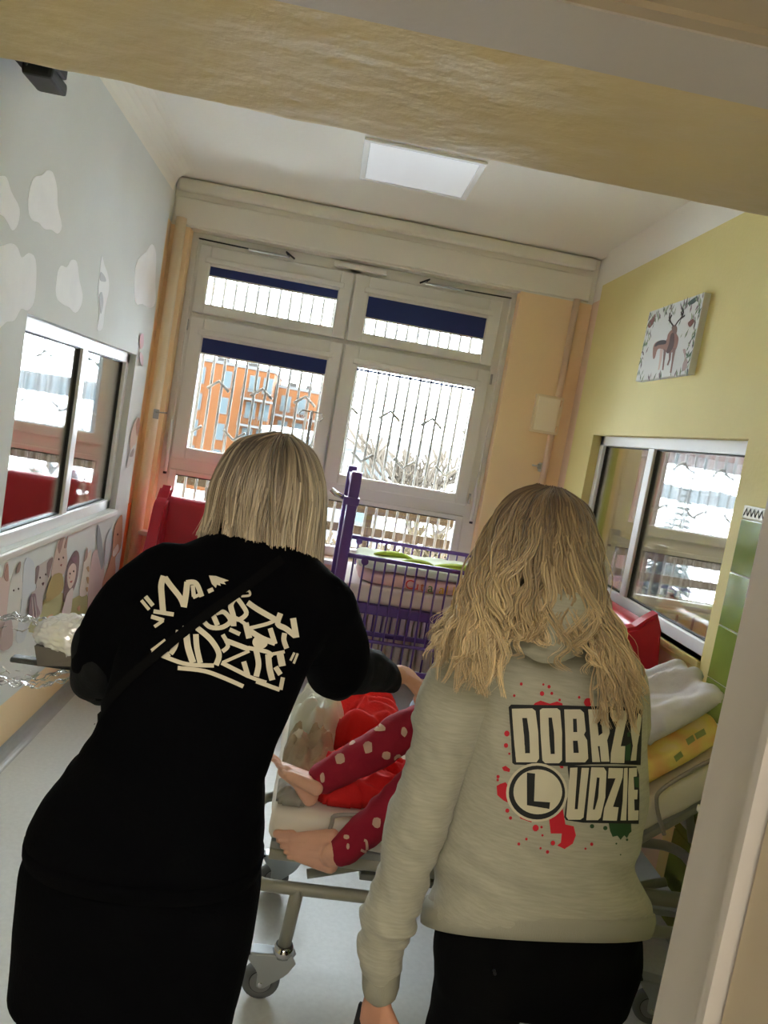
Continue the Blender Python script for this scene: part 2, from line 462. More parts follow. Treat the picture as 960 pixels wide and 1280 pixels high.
# ------------------------------------------------------------------ exterior windows
def rect_frame(bm, x0, x1, z0, z1, px0, px1, pz0, pz1, y0, y1, bev=0.006):
    box(bm, (x0, y0, z0), (px0, y1, z1), bev); box(bm, (px1, y0, z0), (x1, y1, z1), bev)
    box(bm, (px0 - 0.002, y0, z0), (px1 + 0.002, y1, pz0), bev); box(bm, (px0 - 0.002, y0, pz1), (px1 + 0.002, y1, z1), bev)
def make_window(name, ox, drops):
    w = empty(name, (ox, 0, 0)); struct(w)
    bm = bmesh.new()
    rect_frame(bm, WX0, WX1, WZ0, WZ1, -0.985, 1.015, 0.80, 2.64, 5.20, 5.28)
    put('frame', bm_mesh(bm, 'frame'), M_PVC, w)
    B('mullion', (-0.02, 5.20, WZ0), (0.055, 5.28, WZ1), M_PVC, w, 0.004)
    B('transom', (-1.0, 5.205, 2.17), (1.03, 5.28, 2.215), M_PVC, w, 0.004)
    B('transom', (-1.0, 5.20, 1.15), (1.03, 5.28, 1.262), M_PVC, w, 0.006)
    specs = [(-0.988, 0.013, 2.207, 2.635, -0.91, -0.07, 2.268, 2.515), (0.026, 1.012, 2.207, 2.635, 0.124, 0.928, 2.268, 2.515),
             (-0.985, 0.013, 1.258, 2.180, -0.892, -0.07, 1.330, 2.060), (0.026, 1.012, 1.258, 2.180, 0.124, 0.93, 1.322, 2.050)]
    for i, (x0, x1, z0, z1, a, b, c, d) in enumerate(specs):
        bm = bmesh.new(); rect_frame(bm, x0, x1, z0, z1, a, b, c, d, 5.165, 5.24, 0.008)
        s = put('sash', bm_mesh(bm, 'sash'), M_PVC, w)
        bm = bmesh.new(); rect_frame(bm, a - 0.012, b + 0.012, c - 0.012, d + 0.012, a + 0.004, b - 0.004, c + 0.004, d - 0.004, 5.17, 5.2, 0.002)
        put('glazing_bead', bm_mesh(bm, 'glazing_bead'), M_PVC, s)
        B('pane', (a - 0.006, 5.215, c - 0.006), (b + 0.006, 5.221, d + 0.006), M_GLASS, s)
        # blind cassette, cloth and bottom bar
        bl = B('roller_blind', (a - 0.03, 5.14, d + 0.012), (b + 0.03, 5.163, d + 0.045), M_PVC, w, 0.006)
        if drops[i] > 0.03:
            B('cloth', (a - 0.004, 5.178, d - drops[i]), (b + 0.004, 5.180, d + 0.02), M_BLIND, bl)
        B('bottom_bar', (a - 0.004, 5.174, d - drops[i] - 0.012), (b + 0.004, 5.184, d - drops[i]), M_BLIND if drops[i] < 0.03 else M_PVC, bl, 0.002)
        for hz in (z0 + 0.05, z1 - 0.06):
            if i >= 2:
                hx = x0 - 0.012 if i == 2 else x1 + 0.012
                T('hinge', [(hx, 5.158, hz - 0.035), (hx, 5.158, hz + 0.035)], 0.008, M_STEEL, s, 8)
    for (a, b) in ((-0.936, -0.05), (0.086, 0.962)):
        bm = bmesh.new(); rect_frame(bm, a - 0.05, b + 0.05, WZ0 + 0.01, 1.18, a, b, 0.834, 1.146, 5.185, 5.25)
        s = put('lower_light', bm_mesh(bm, 'lower_light'), M_PVC, w)
        B('pane', (a - 0.006, 5.215, 0.828), (b + 0.006, 5.221, 1.152), M_GLASS, s)
        B('gasket', (a, 5.184, 1.141), (b, 5.19, 1.148), M_GASKET, s)
    # openers of the upper lights and the slot vent
    for sx, x0, x1 in ((1, -1.0, -0.42), (-1, 1.06, 0.48)):
        T('opener_rod', [(x0, 5.155, 2.665), (x1, 5.150, 2.655)], 0.005, M_DARK, w, 6)
        B('opener_arm', (min(x1, x1 - sx * 0.26), 5.135, 2.650), (max(x1, x1 - sx * 0.26), 5.16, 2.662), M_STEEL, w, 0.003)
        T('opener_crank', [(x1, 5.15, 2.655), (x1 - sx * 0.02, 5.13, 2.68), (x1 + sx * 0.04, 5.125, 2.645)], 0.006, M_DARK, w, 6)
        T('pull_rod', [(x0 + sx * 0.0, 5.15, 2.66), (x0 + sx * 0.0, 5.15, 1.22)], 0.006, M_PVC, w, 6)
        T('rod_handle', [(x0, 5.14, 1.50), (x0, 5.138, 1.16)], 0.013, M_PVC, w, 8)
        T('rod_tip', [(x0, 5.138, 1.165), (x0, 5.138, 1.145)], 0.012, M_DARK, w, 8)
    B('slot_vent', (-0.125, 5.14, 2.655), (0.22, 5.17, 2.69), M_PVC, w, 0.006)
    B('window_sill', (WX0 - 0.04, 5.02, 0.735), (WX1 + 0.04, 5.24, 0.765), M_PVC, w, 0.008)
    B('outer_sill', (WX0, 5.28, 0.74), (WX1, 5.52, 0.765), M_PVC, w, 0.004)
    return w
make_window('window_1', 0.0, (0.058, 0.137, 0.098, 0.012))
make_window('window_4', 3.04, (0.0, 0.0, 0.0, 0.0))
make_window('window_5', -2.414, (0.0, 0.0, 0.0, 0.0))

def make_grille(ox, label):
    g = empty('window_grille', (ox, 5.40, 0.78)); tag(g, label, 'window grille', 'grilles outside the windows')
    bm = bmesh.new(); tube(bm, [(0, 0, 0), (0, 0, 1.93)], 0.0102, 6); bar = bm_mesh(bm, 'bar'); bar.materials.append(M_IRON)
    x = -0.979; k = 0
    while x < 1.1:
        o = bpy.data.objects.new('bar', bar); o.location = (x, 0, 0); link(o, g)
        x += 0.0745; k += 1
    for z in (0.02, 0.36, 1.90):
        T('cross_bar', [(WX0 + 0.01, 0.006, z), (WX1 - 0.01, 0.006, z)], 0.006, M_IRON, g, 6)
    bm = bmesh.new(); tube(bm, [(-0.0745, -0.004, -0.06), (0, -0.004, 0), (0.0745, -0.004, -0.06)], 0.0115, 6); up = bm_mesh(bm, 'chevron'); up.materials.append(M_IRON)
    bm = bmesh.new(); tube(bm, [(-0.0745, -0.004, 0.06), (0, -0.004, 0), (0.0745, -0.004, 0.06)], 0.0115, 6); dn = bm_mesh(bm, 'chevron'); dn.materials.append(M_IRON)
    for q in range(-5, 4):
        xc = 0.415 + q * 0.298
        if -0.98 < xc < 1.03:
            o = bpy.data.objects.new('chevron', up); o.location = (xc, 0, 1.805 - 0.78); link(o, g)
        xc = 0.268 + q * 0.298
        if -0.98 < xc < 1.03:
            o = bpy.data.objects.new('chevron', dn); o.location = (xc, 0, 1.425 - 0.78); link(o, g)
    return g
make_grille(0.0, 'metal grille with chevrons outside the big window behind the purple crib')
make_grille(3.04, 'metal grille with chevrons seen through the right-hand interior window')
make_grille(-2.414, 'metal grille with chevrons seen through the left-hand interior window')

# ------------------------------------------------------------------ interior windows in the side walls
def interior_window(name, X, y0, y1, z0, z1, side, ymul, near_open):
    """aluminium frame; side=-1: room lies at +x of it (left wall), +1: right wall"""
    w = empty(name, (0, 0, 0)); struct(w)
    xa, xb = (X - 0.03, X + 0.03)
    def fr(nm, lo, hi, mt=M_ALU, par=w, bev=0.004):
        return B(nm, lo, hi, mt, par, bev)
    t = 0.055
    fr('frame_rail', (xa, y0, z1 - t), (xb, y1, z1)); fr('frame_rail', (xa, y0, z0), (xb, y1, z0 + t))
    fr('frame_stile', (xa, y0, z0), (xb, y0 + t, z1)); fr('frame_stile', (xa, y1 - t, z0), (xb, y1, z1))
    fr('mullion', (xa + 0.006, ymul - 0.035, z0), (xb - 0.006, ymul + 0.035, z1))
    for (a, b) in ((y0 + t, ymul - 0.035), (ymul + 0.035, y1 - t)):
        s = empty('light', (0, 0, 0), 0, w)
        gx = X
        B('pane', (gx - 0.003, a, z0 + t), (gx + 0.003, b, z1 - t), M_GLASS, s)
        bm = bmesh.new(); g = 0.008
        xg0, xg1 = X - 0.010, X + 0.010
        box(bm, (xg0, a, z0 + t), (xg1, a + g, z1 - t)); box(bm, (xg0, b - g, z0 + t), (xg1, b, z1 - t))
        box(bm, (xg0, a, z0 + t), (xg1, b, z0 + t + g * 0.7)); box(bm, (xg0, a, z1 - t - g * 0.7), (xg1, b, z1 - t))
        put('gasket', bm_mesh(bm, 'gasket'), M_GASKET, s)
    return w
interior_window('window_2', XL - 0.065, LY1, LY2, LZ1, LZ2, -1, 3.80, True)
M_SILLW = M_ALU
B('ledge', (XL - 0.04, LY1 - 0.02, LZ1 - 0.035), (XL + 0.014, LY2 + 0.01, LZ1 - 0.004), M_PVC, wl, 0.005)
interior_window('window_3', XR + 0.08, RY1, RY2, RZ1, RZ2, 1, 3.775, True)
# ------------------------------------------------------------------ outside
M_SNOW = mat('snow', (236, 240, 244), 0.8, bump=0.2, bscale=0.6)
M_HILL = mat('hazy_hill', ext(176, 200, 214), 1.0, var=0.12, vscale=0.05)  # distance haze is put into the colour as a pale blue tint
M_ORB = mat('orange_facade', ext(246, 158, 92, 19), 0.9, spec=0.1, var=0.05, vscale=0.3)
M_WFAC = mat('white_facade', ext(252, 252, 252, 24), 0.8, spec=0.1)
M_GFAC = mat('grey_trim', ext(186, 178, 172), 0.8, spec=0.1)
M_WPANE = mat('far_window', ext(190, 216, 224, 20), 0.8, spec=0.1)
M_TIMBER = mat('weathered_timber', ext(214, 186, 152, 20), 0.9, spec=0.1, bump=0.2, bscale=40, var=0.12, vscale=8, stretch=(0.3, 3, 3))
M_BARK = mat('tree_bark', ext(212, 192, 170, 17), 0.9, spec=0.1)
M_TWIG = mat('tan_twigs', ext(226, 194, 140), 0.9, spec=0.1)
M_SPRUCE = mat('spruce_needles', ext(132, 160, 152), 0.9, spec=0.1, var=0.2, vscale=2)
GZ = -8.0
boxes('ground', [((-400, 5.6, GZ - 1), (400, 900, GZ))], [M_SNOW])
vs, fs = [], []
N = 90
for i in range(N + 1):
    x = -500 + 1000 * i / N
    h = 1 + 7 * noise.noise((x * 0.008, 2.3, 0)) + 3 * noise.noise((x * 0.03, 5.1, 0)) + 3
    vs += [(x, 560, GZ - 2), (x, 600, h - 1), (x, 800, GZ - 2)]
for i in range(N):
    a = i * 3; fs += [(a, a + 3, a + 4, a + 1), (a + 1, a + 4, a + 5, a + 2)]
struct(put('hills', mesh_from('hills', vs, fs, True), M_HILL))

def building(name, label, x0, x1, y, zt, material, wins, depth=14, extra=None):
    b = empty(name, ((x0 + x1) / 2, y, GZ)); tag(b, label, 'building')
    cx = (x0 + x1) / 2
    def L(p): return (p[0] - cx, p[1] - y, p[2] - GZ)
    B('wall', L((x0, y, GZ)), L((x1, y + depth, zt)), material, b)
    B('parapet', L((x0 - 0.1, y - 0.1, zt - 0.25)), L((x1 + 0.1, y + depth + 0.1, zt + 0.1)), M_WFAC, b)
    for (wx, wz, ww, wh) in wins:
        f = B('window', L((wx, y - 0.08, wz)), L((wx + ww, y + 0.05, wz + wh)), M_WFAC, b)
        B('pane', L((wx + 0.1, y - 0.1, wz + 0.1)), L((wx + ww - 0.1, y - 0.07, wz + wh - 0.1)), M_WPANE, f)
    return b, L
# orange apartment block: high part on the left, lower part on the right
wins = []
for fl in range(4):
    z = 4.1 - fl * 3.0
    for wx, ww in ((-27.5, 1.6), (-24.0, 1.2), (-20.5, 1.6), (-16.2, 1.6), (-12.6, 1.0), (-9.6, 1.2), (-8.0, 1.1)):
        wins.append((wx, z, ww, 1.9))
b1, L = building('apartment_block', 'tall orange apartment block seen through the left sash of the big window', -32, -6.9, 90, 6.9, M_ORB, wins)
for k in range(3):
    z = 3.4 - k * 3.0
    bal = B('balcony', L((-10.2, 88.6, z - 0.25)), L((-6.6, 90, z)), M_WFAC, b1)
    bm = bmesh.new()
    for q in range(12): box(bm, L((-10.2 + q * 0.32, 88.62, z)), L((-10.16 + q * 0.32, 88.66, z + 0.95)))
    box(bm, L((-10.2, 88.6, z + 0.95)), L((-6.6, 88.68, z + 1.02)))
    put('railing', bm_mesh(bm, 'railing'), M_GFAC, bal)
for cxk in (-14.0, -10.5):
    B('chimney', L((cxk, 93, 7.0)), L((cxk + 1.4, 94, 7.7)), M_GFAC, b1)
wins = []
for fl in range(4):
    z = 2.6 - fl * 3.0
    for wx in (-6.0, -4.2, -1.0, 1.0): wins.append((wx, z, 1.2, 1.9))
b2, L = building('apartment_block', 'lower orange apartment block standing right of the taller one', -6.8, 1.6, 94, 5.6, M_ORB, wins)
for k in range(2):
    z = 2.2 - k * 3.0
    bal = B('balcony', L((-6.6, 92.4, z - 0.25)), L((0.0, 94, z)), M_WFAC, b2)
    bm = bmesh.new()
    for q in range(20): box(bm, L((-6.6 + q * 0.33, 92.42, z)), L((-6.56 + q * 0.33, 92.46, z + 0.95)))
    box(bm, L((-6.6, 92.4, z + 0.95)), L((0.0, 92.48, z + 1.02)))
    put('railing', bm_mesh(bm, 'railing'), M_GFAC, bal)
for cxk in (-5.4, -3.4, -1.6):
    B('chimney', L((cxk, 97, 5.7)), L((cxk + 0.8, 98, 6.3)), M_GFAC, b2)
b3, L = building('low_building', 'low white flat-roofed building left of the bare tree', -4.0, 4.6, 50, 0.75, M_WFAC,
    [(2.6, -1.1, 0.9, 1.3), (3.7, -1.1, 0.5, 1.3), (-2.4, -1.1, 1.2, 1.2), (-0.4, -1.1, 1.2, 1.2), (2.2, -4.2, 1.4, 1.4), (-1.0, -4.2, 1.4, 1.4)], 18)
B('snow_roof', L((-4.1, 49.9, 0.86)), L((4.7, 68, 1.05)), M_SNOW, b3)
wins = []
for fl in range(5):
    for q in range(9): wins.append((-33.0 + q * 2.35, 5.6 - fl * 2.9, 1.0, 1.9))
building('white_block', 'white apartment block seen through the left-hand interior window', -34, -12.4, 62, 9.0, M_WFAC, wins, 12)
b5, L = building('brick_wing', 'terracotta building wing at the top of the right-hand interior window view', 7.6, 14, 12.0, 7.0, mat('terracotta', ext(206, 128, 108), 0.9, spec=0.1, var=0.08, vscale=3), [], 6)
bpy.data.objects.remove([c for c in b5.children if c.name.startswith('wall')][0])
B('wall', L((5.2, 12.0, 2.16)), L((14, 18, 7.0)), MATS['terracotta'], b5)
B('pier', L((5.18, 12.0, GZ)), L((5.45, 13.0, 7.0)), MATS['terracotta'], b5)
# timber balustrade along the balcony outside
def balustrade(ox, label):
    b = empty('balcony_balustrade', (ox, 6.25, GZ)); tag(b, label, 'balustrade', 'timber balustrades outside the windows')
    for z in (1.02, 0.84, 0.66, 0.48):
        B('plank', (-1.45, -0.015, z - GZ - 0.035), (1.45, 0.015, z - GZ + 0.035), M_TIMBER, b, 0.004)
    for x in (-1.3, 0.45, 1.3):
        B('post', (x - 0.03, 0.015, 0.15 - GZ), (x + 0.03, 0.07, 1.1 - GZ), M_TIMBER, b, 0.004)
    B('slab', (-1.55, -0.75, -GZ - 0.05), (1.55, 0.35, 0.15 - GZ), M_GFAC, b)
    B('column', (-1.5, -0.3, 0), (-1.3, 0.2, -GZ - 0.05), M_GFAC, b)
    B('column', (1.3, -0.3, 0), (1.5, 0.2, -GZ - 0.05), M_GFAC, b)
    return b
balustrade(0.0, 'timber plank balustrade behind the lower panes of the big window')
balustrade(3.1, 'timber plank balustrade seen through the right-hand interior window')
balustrade(-3.1, 'timber plank balustrade seen through the left-hand interior window')

def branch_tree(name, label, base, height, seed, levels=4, spread=0.55, material=None, r0=0.12):
    rnd = random.Random(seed); t = empty(name, base); tag(t, label, 'tree')
    bmt = bmesh.new(); bmb = bmesh.new()
    def grow(bm_, p, d, l, r, lev):
        q = p + d * l; mid = (p + q) / 2 + Vector((rnd.uniform(-1, 1), rnd.uniform(-1, 1), 0)) * l * 0.06
        tube(bm_, [p, mid, q], [r, r * 0.8, r * 0.6], 4, cap=False)
        if lev == 0: return
        for k in range(rnd.choice((3, 3, 4))):
            nd = (d + Vector((rnd.uniform(-1, 1), rnd.uniform(-1, 1), rnd.uniform(-0.2, 0.7))) * spread * 1.5).normalized()
            grow(bmb, p + d * l * rnd.uniform(0.55, 1.0), nd, l * rnd.uniform(0.55, 0.75), max(r * 0.5, 0.075), lev - 1)
    grow(bmt, Vector((0, 0, 0)), Vector((0, 0, 1)), height * 0.38, r0, levels)
    put('trunk', bm_mesh(bmt, 'trunk'), M_BARK, t); put('branches', bm_mesh(bmb, 'branches'), material or M_BARK, t)
    return t
branch_tree('bare_tree', 'tall bare winter tree behind the right sash of the big window', (4.2, 33, GZ), 14.0, 4, 5, 0.6, None, 0.2)
branch_tree('bare_shrub', 'tan leafless shrub in front of the bare tree', (4.7, 27, GZ), 8.4, 9, 5, 0.8, M_TWIG, 0.12)
branch_tree('bare_shrub', 'tan leafless bush lower left of the bare tree', (2.5, 24, GZ), 7.2, 21, 5, 0.8, M_TWIG, 0.12)
def spruce(label, base, h, r, seed):
    rnd = random.Random(seed); t = empty('spruce_tree', base); tag(t, label, 'tree', 'spruces seen through the right-hand interior window')
    T('trunk', [(0, 0, 0), (0, 0, h * 0.95)], [0.18, 0.03], M_BARK, t, 6)
    bm = bmesh.new(); n = 26
    for i in range(n):
        z = h * (0.12 + 0.86 * i / n); rr = r * (1 - i / n) + 0.12; m = 11
        for k in range(m):
            a = 2 * PI * (k + rnd.random()) / m; L_ = rr * rnd.uniform(0.75, 1.1); w = 0.12 + 0.12 * (1 - i / n) * r
            d = Vector((math.cos(a), math.sin(a), 0)); s = Vector((-d.y, d.x, 0)) * w
            p0 = Vector((0, 0, z)); p1 = p0 + d * L_ * 0.6 + Vector((0, 0, -0.10 * L_)); p2 = p0 + d * L_ + Vector((0, 0, -0.30 * L_))
            v = [bm.verts.new(x) for x in (p0, p1 - s, p2, p1 + s, p1 + Vector((0, 0, w * 0.5)))]
            bm.faces.new((v[0], v[1], v[4])); bm.faces.new((v[1], v[2], v[4])); bm.faces.new((v[2], v[3], v[4])); bm.faces.new((v[3], v[0], v[4]))
    put('foliage', bm_mesh(bm, 'foliage'), M_SPRUCE, t)
spruce('tallest dark spruce with snow-grey needles', (22.0, 45, GZ), 10.9, 2.1, 1)
spruce('spruce standing left of the tallest one', (17.6, 41, GZ), 10.0, 2.3, 2)
spruce('smaller spruce behind the tallest one', (24.6, 52, GZ), 8.4, 1.9, 3)

# ------------------------------------------------------------------ ceiling lamp
lamp = empty('ceiling_lamp', (0.252, 4.115, H)); tag(lamp, 'square white light panel recessed in the ceiling before the window', 'lamp')
M_PANEL = mat('lamp_diffuser', (240, 243, 250), 0.5, emit=PANEL_EMIT * 0.16)
M_TRIMLAMP = mat('lamp_rim', (250, 250, 250), 0.25)
bm = bmesh.new()
for a in ((-.30, -.30, .30, -.268), (-.30, .268, .30, .30), (-.30, -.268, -.268, .268), (.268, -.268, .30, .268)): box(bm, (a[0], a[1], -0.014), (a[2], a[3], 0.0), 0.005)
put('lamp_frame', bm_mesh(bm, 'lamp_frame'), M_TRIMLAMP, lamp)
B('diffuser', (-.272, -.272, -0.009), (.272, .272, -0.004), M_PANEL, lamp)

# ------------------------------------------------------------------ wall stickers on the left wall
def wall_poly(pix, X=XL, n=3):
    return smooth_outline([at_x(u, v, X) for u, v in pix], n)
M_CLOUD = mat('cloud_print', (250, 250, 252), 0.95, var=0.04, vscale=6, spec=0.05)
M_CLOUDR = mat('cloud_print_rim', (196, 188, 190), 0.5)
clouds = {
 'soft grey cloud sticker at the left edge of the white wall': [(-14, 224), (0, 220), (8, 222), (14, 240), (24, 260), (22, 280), (15, 288), (8, 276), (0, 268), (-14, 270)],
 'tall cloud sticker highest on the white wall': [(36, 240), (42, 222), (52, 219), (58, 213), (66, 216), (71, 235), (72, 258), (77, 282), (72, 292), (64, 287), (55, 286), (48, 278), (40, 275), (35, 262)],
 'biggest cloud sticker above the left interior window': [(-10, 312), (0, 308), (14, 304), (22, 310), (27, 322), (36, 316), (44, 324), (45, 350), (42, 378), (34, 388), (26, 386), (18, 400), (8, 402), (-8, 408)],
 'small cloud sticker beside the rabbit sticker': [(71, 345), (76, 332), (83, 334), (89, 325), (96, 328), (99, 350), (103, 368), (101, 382), (94, 391), (86, 384), (78, 380), (70, 370)],
 'cloud sticker nearest the back corner of the room': [(168, 345), (172, 325), (182, 315), (190, 305), (195, 318), (194, 350), (194, 378), (187, 385), (178, 380), (169, 378)]}
for lab, px in clouds.items():
    bm = poly_plate(wall_poly(px), (1, 0, 0), 0.0012)
    o = put('cloud_sticker', bm_mesh(bm, 'cloud_sticker'), M_CLOUD); tag(o, lab, 'wall sticker', 'cloud stickers on the white wall')
STICKER_N = [0]
def sticker(name, label, layers, X0=XL):
    root = None; STICKER_N[0] += 1; X0 = X0 + 0.0004 * STICKER_N[0]
    for i, (nm, col, px) in enumerate(layers):
        if nm not in ('eye', 'mouth', 'stripe_line'): col = tuple(int(c + (246 - c) * 0.30) for c in col)
        bm = poly_plate(wall_poly(px, X0 + 0.0012 * i), (1, 0, 0), 0.0012)
        o = put(nm if i else name, bm_mesh(bm, nm), mat('print_%d_%d_%d' % col, col, 0.95, spec=0.05), root)
        if i == 0: root = o; tag(o, label, 'wall sticker', 'animal stickers under the left interior window')
    return root
M0 = (226, 226, 222)
sticker('hare_sticker', 'white upright hare sticker on the wall between two clouds', [
    ('body', (248, 249, 252), [(127, 320), (130, 330), (135, 345), (136, 362), (131, 385), (128, 410), (121, 412), (124, 392), (122, 370), (124, 345)]),
    ('fur', (196, 200, 208), [(126, 340), (131, 346), (132, 352), (125, 350)]), ('fur', (200, 204, 210), [(124, 372), (127, 365), (129, 378), (126, 392)])])
sticker('hill_sticker', 'olive green hill sticker under the rabbit and the girl', [
    ('hill', (164, 154, 92), [(52, 752), (76, 740), (82, 750), (92, 748), (108, 742), (112, 770), (100, 784), (70, 790), (36, 790), (44, 770)]),
    ('flower', (206, 130, 96), [(58, 772), (66, 768), (62, 776)]), ('flower', (214, 150, 116), [(96, 760), (100, 757), (99, 764)])])
sticker('hare_sticker', 'pink hare sticker at the left edge of the frieze', [
    ('body', (206, 172, 164), [(-12, 722), (2, 722), (6, 706), (10, 704), (11, 722), (14, 742), (10, 790), (-12, 800)]),
    ('ear', (150, 96, 84), [(5, 722), (8, 706), (10, 708), (10, 726)])])
sticker('hare_sticker', 'pale grey hare sticker with brown ears', [
    ('body', (208, 204, 196), [(12, 732), (20, 706), (26, 702), (25, 718), (29, 736), (24, 760), (18, 800), (6, 806), (8, 770)]),
    ('eye', (70, 48, 48), [(16.3, 738.0), (17.0, 736.6), (17.7, 738.0), (17.0, 739.4)]), ('eye', (70, 48, 48), [(22.3, 736.0), (23.0, 734.6), (23.7, 736.0), (23.0, 737.4)]), ('ear', (132, 96, 84), [(20, 716), (23, 704), (26, 703), (24, 714)]), ('dress', (170, 140, 136), [(4, 782), (14, 774), (15, 806), (0, 812)])])
sticker('hill_sticker', 'pale blue cone sticker behind the grey hare', [('hill', (200, 204, 212), [(30, 704), (38, 698), (44, 712), (44, 740), (38, 770), (30, 800), (20, 800), (26, 760)])])
sticker('badger_sticker', 'grey badger sticker with a striped dark skirt', [
    ('body', (180, 162, 158), [(44, 712), (50, 706), (60, 699), (66, 696), (63, 715), (60, 730), (54, 745), (51, 768), (40, 772), (37, 760), (39, 742), (45, 735)]),
    ('mark', (104, 76, 78), [(45, 710), (49, 708), (47, 722), (44, 730)]), ('mark', (112, 82, 84), [(59, 704), (66, 697), (63, 712), (60, 722)]),
    ('eye', (70, 48, 48), [(49.3, 722.0), (50.0, 720.6), (50.7, 722.0), (50.0, 723.4)]), ('eye', (70, 48, 48), [(56.3, 718.0), (57.0, 716.6), (57.7, 718.0), (57.0, 719.4)]), ('mouth', (96, 66, 68), [(52.4, 729), (55, 728), (53.6, 732)]), ('skirt', (128, 92, 98), [(38, 746), (44, 742), (46, 756), (50, 768), (38, 774), (36, 762)]), ('stripe_line', (206, 190, 188), [(39.4, 749), (40.6, 748.4), (42.2, 771), (41, 771.4)]), ('stripe_line', (206, 190, 188), [(42, 747.6), (43.2, 747), (45.8, 769), (44.6, 769.6)])])
sticker('rabbit_sticker', 'tan rabbit sticker in a mustard dress', [
    ('body', (198, 164, 146), [(64, 722), (67, 698), (73, 676), (80, 667), (82, 676), (85, 670), (83, 686), (84, 702), (80, 716), (76, 720)]),
    ('ear', (142, 96, 88), [(73, 680), (80, 668), (78, 680), (74, 692)]), ('ear', (150, 104, 92), [(80, 684), (84, 672), (83, 684)]),
    ('eye', (70, 48, 48), [(72.8, 699.0), (73.5, 697.6), (74.2, 699.0), (73.5, 700.4)]), ('eye', (70, 48, 48), [(78.3, 697.0), (79.0, 695.6), (79.7, 697.0), (79.0, 698.4)]), ('mouth', (150, 90, 84), [(75.4, 706), (77.4, 705), (76.4, 708)]), ('dress', (158, 126, 60), [(64, 722), (77, 717), (79, 735), (71, 745), (57, 751)])])
sticker('girl_sticker', 'girl sticker with brown hair and pale dress', [
    ('hair', (112, 78, 78), [(80, 736), (83, 712), (88, 697), (95, 688), (99, 696), (97, 720), (92, 737), (86, 750), (79, 752)]),
    ('face', (228, 194, 180), [(85, 712), (91, 704), (95, 709), (93, 726), (87, 736), (84, 726)]), ('bow', (120, 70, 84), [(89, 698), (96, 694), (95, 704), (91, 702)]),
    ('eye', (70, 48, 48), [(86.8, 717.0), (87.5, 715.6), (88.2, 717.0), (87.5, 718.4)]), ('eye', (70, 48, 48), [(91.3, 714.0), (92.0, 712.6), (92.7, 714.0), (92.0, 715.4)]), ('mouth', (190, 110, 106), [(87.6, 727), (90.5, 725.5), (89, 728.6)]), ('cheek', (224, 160, 150), [(86, 722), (87.4, 720.5), (87.4, 723.5)]), ('dress', (216, 198, 194), [(84, 742), (91, 735), (90, 752), (87, 768), (77, 769), (81, 752)])])
sticker('deer_sticker', 'spotted cream fawn sticker right of the girl', [
    ('body', (220, 202, 188), [(99, 744), (103, 715), (108, 684), (110, 692), (114, 687), (113, 705), (113, 725), (109, 742)]),
    ('ear', (146, 104, 94), [(105, 702), (109, 685), (109, 696)]), ('spot', (170, 120, 70), [(108, 710), (111, 708), (111, 715)]), ('spot', (170, 120, 70), [(108, 722), (111, 722), (110, 730)]), ('spot', (170, 120, 70), [(107, 735), (110, 734), (109, 740)])])
sticker('tree_sticker', 'dusty pink tree sticker left of the fox', [('crown', (208, 174, 170), [(114, 700), (118, 688), (124, 690), (130, 716), (126, 740), (118, 762), (110, 772), (110, 742)])])
sticker('feather_sticker', 'grey feather sticker above the pink tree', [('feather', (136, 138, 144), [(122, 656), (126, 668), (129, 696), (127, 712), (124, 700), (121, 680)])])
sticker('feather_sticker', 'pale blue feather sticker beside the grey feather', [('feather', (192, 198, 206), [(140, 660), (138, 688), (131, 708), (131, 686), (134, 668)])])
sticker('fox_sticker', 'orange fox sticker next to the orange wall panel', [
    ('body', (192, 120, 78), [(143, 660), (150, 645), (153, 648), (151, 684), (144, 697), (144, 716), (136, 732), (128, 748), (128, 730), (135, 708), (140, 690)]),
    ('eye', (70, 48, 48), [(146.3, 668.0), (147.0, 666.6), (147.7, 668.0), (147.0, 669.4)]), ('chest', (232, 214, 200), [(141, 690), (147, 680), (148, 688), (142, 696)])])
sticker('animal_sticker', 'small brown squirrel sticker high beside the interior window', [
    ('body', (208, 176, 160), [(163, 545), (168, 527), (173, 522), (173, 540), (169, 555), (163, 562)]), ('tail', (176, 120, 96), [(170, 530), (174, 522), (174, 536), (171, 545)])])
sticker('animal_sticker', 'pale hedgehog sticker below the squirrel sticker', [
    ('body', (210, 204, 200), [(158, 584), (162, 566), (168, 556), (167, 572), (162, 582)]), ('spines', (150, 134, 128), [(162, 570), (167, 560), (166, 570)])])
sticker('butterfly_sticker', 'tiny pink butterfly sticker near the back corner', [('wing', (216, 170, 176), [(175, 420), (179, 418), (179, 432), (175, 436)]), ('wing', (224, 190, 192), [(175, 440), (179, 446), (178, 458), (175, 450)])])

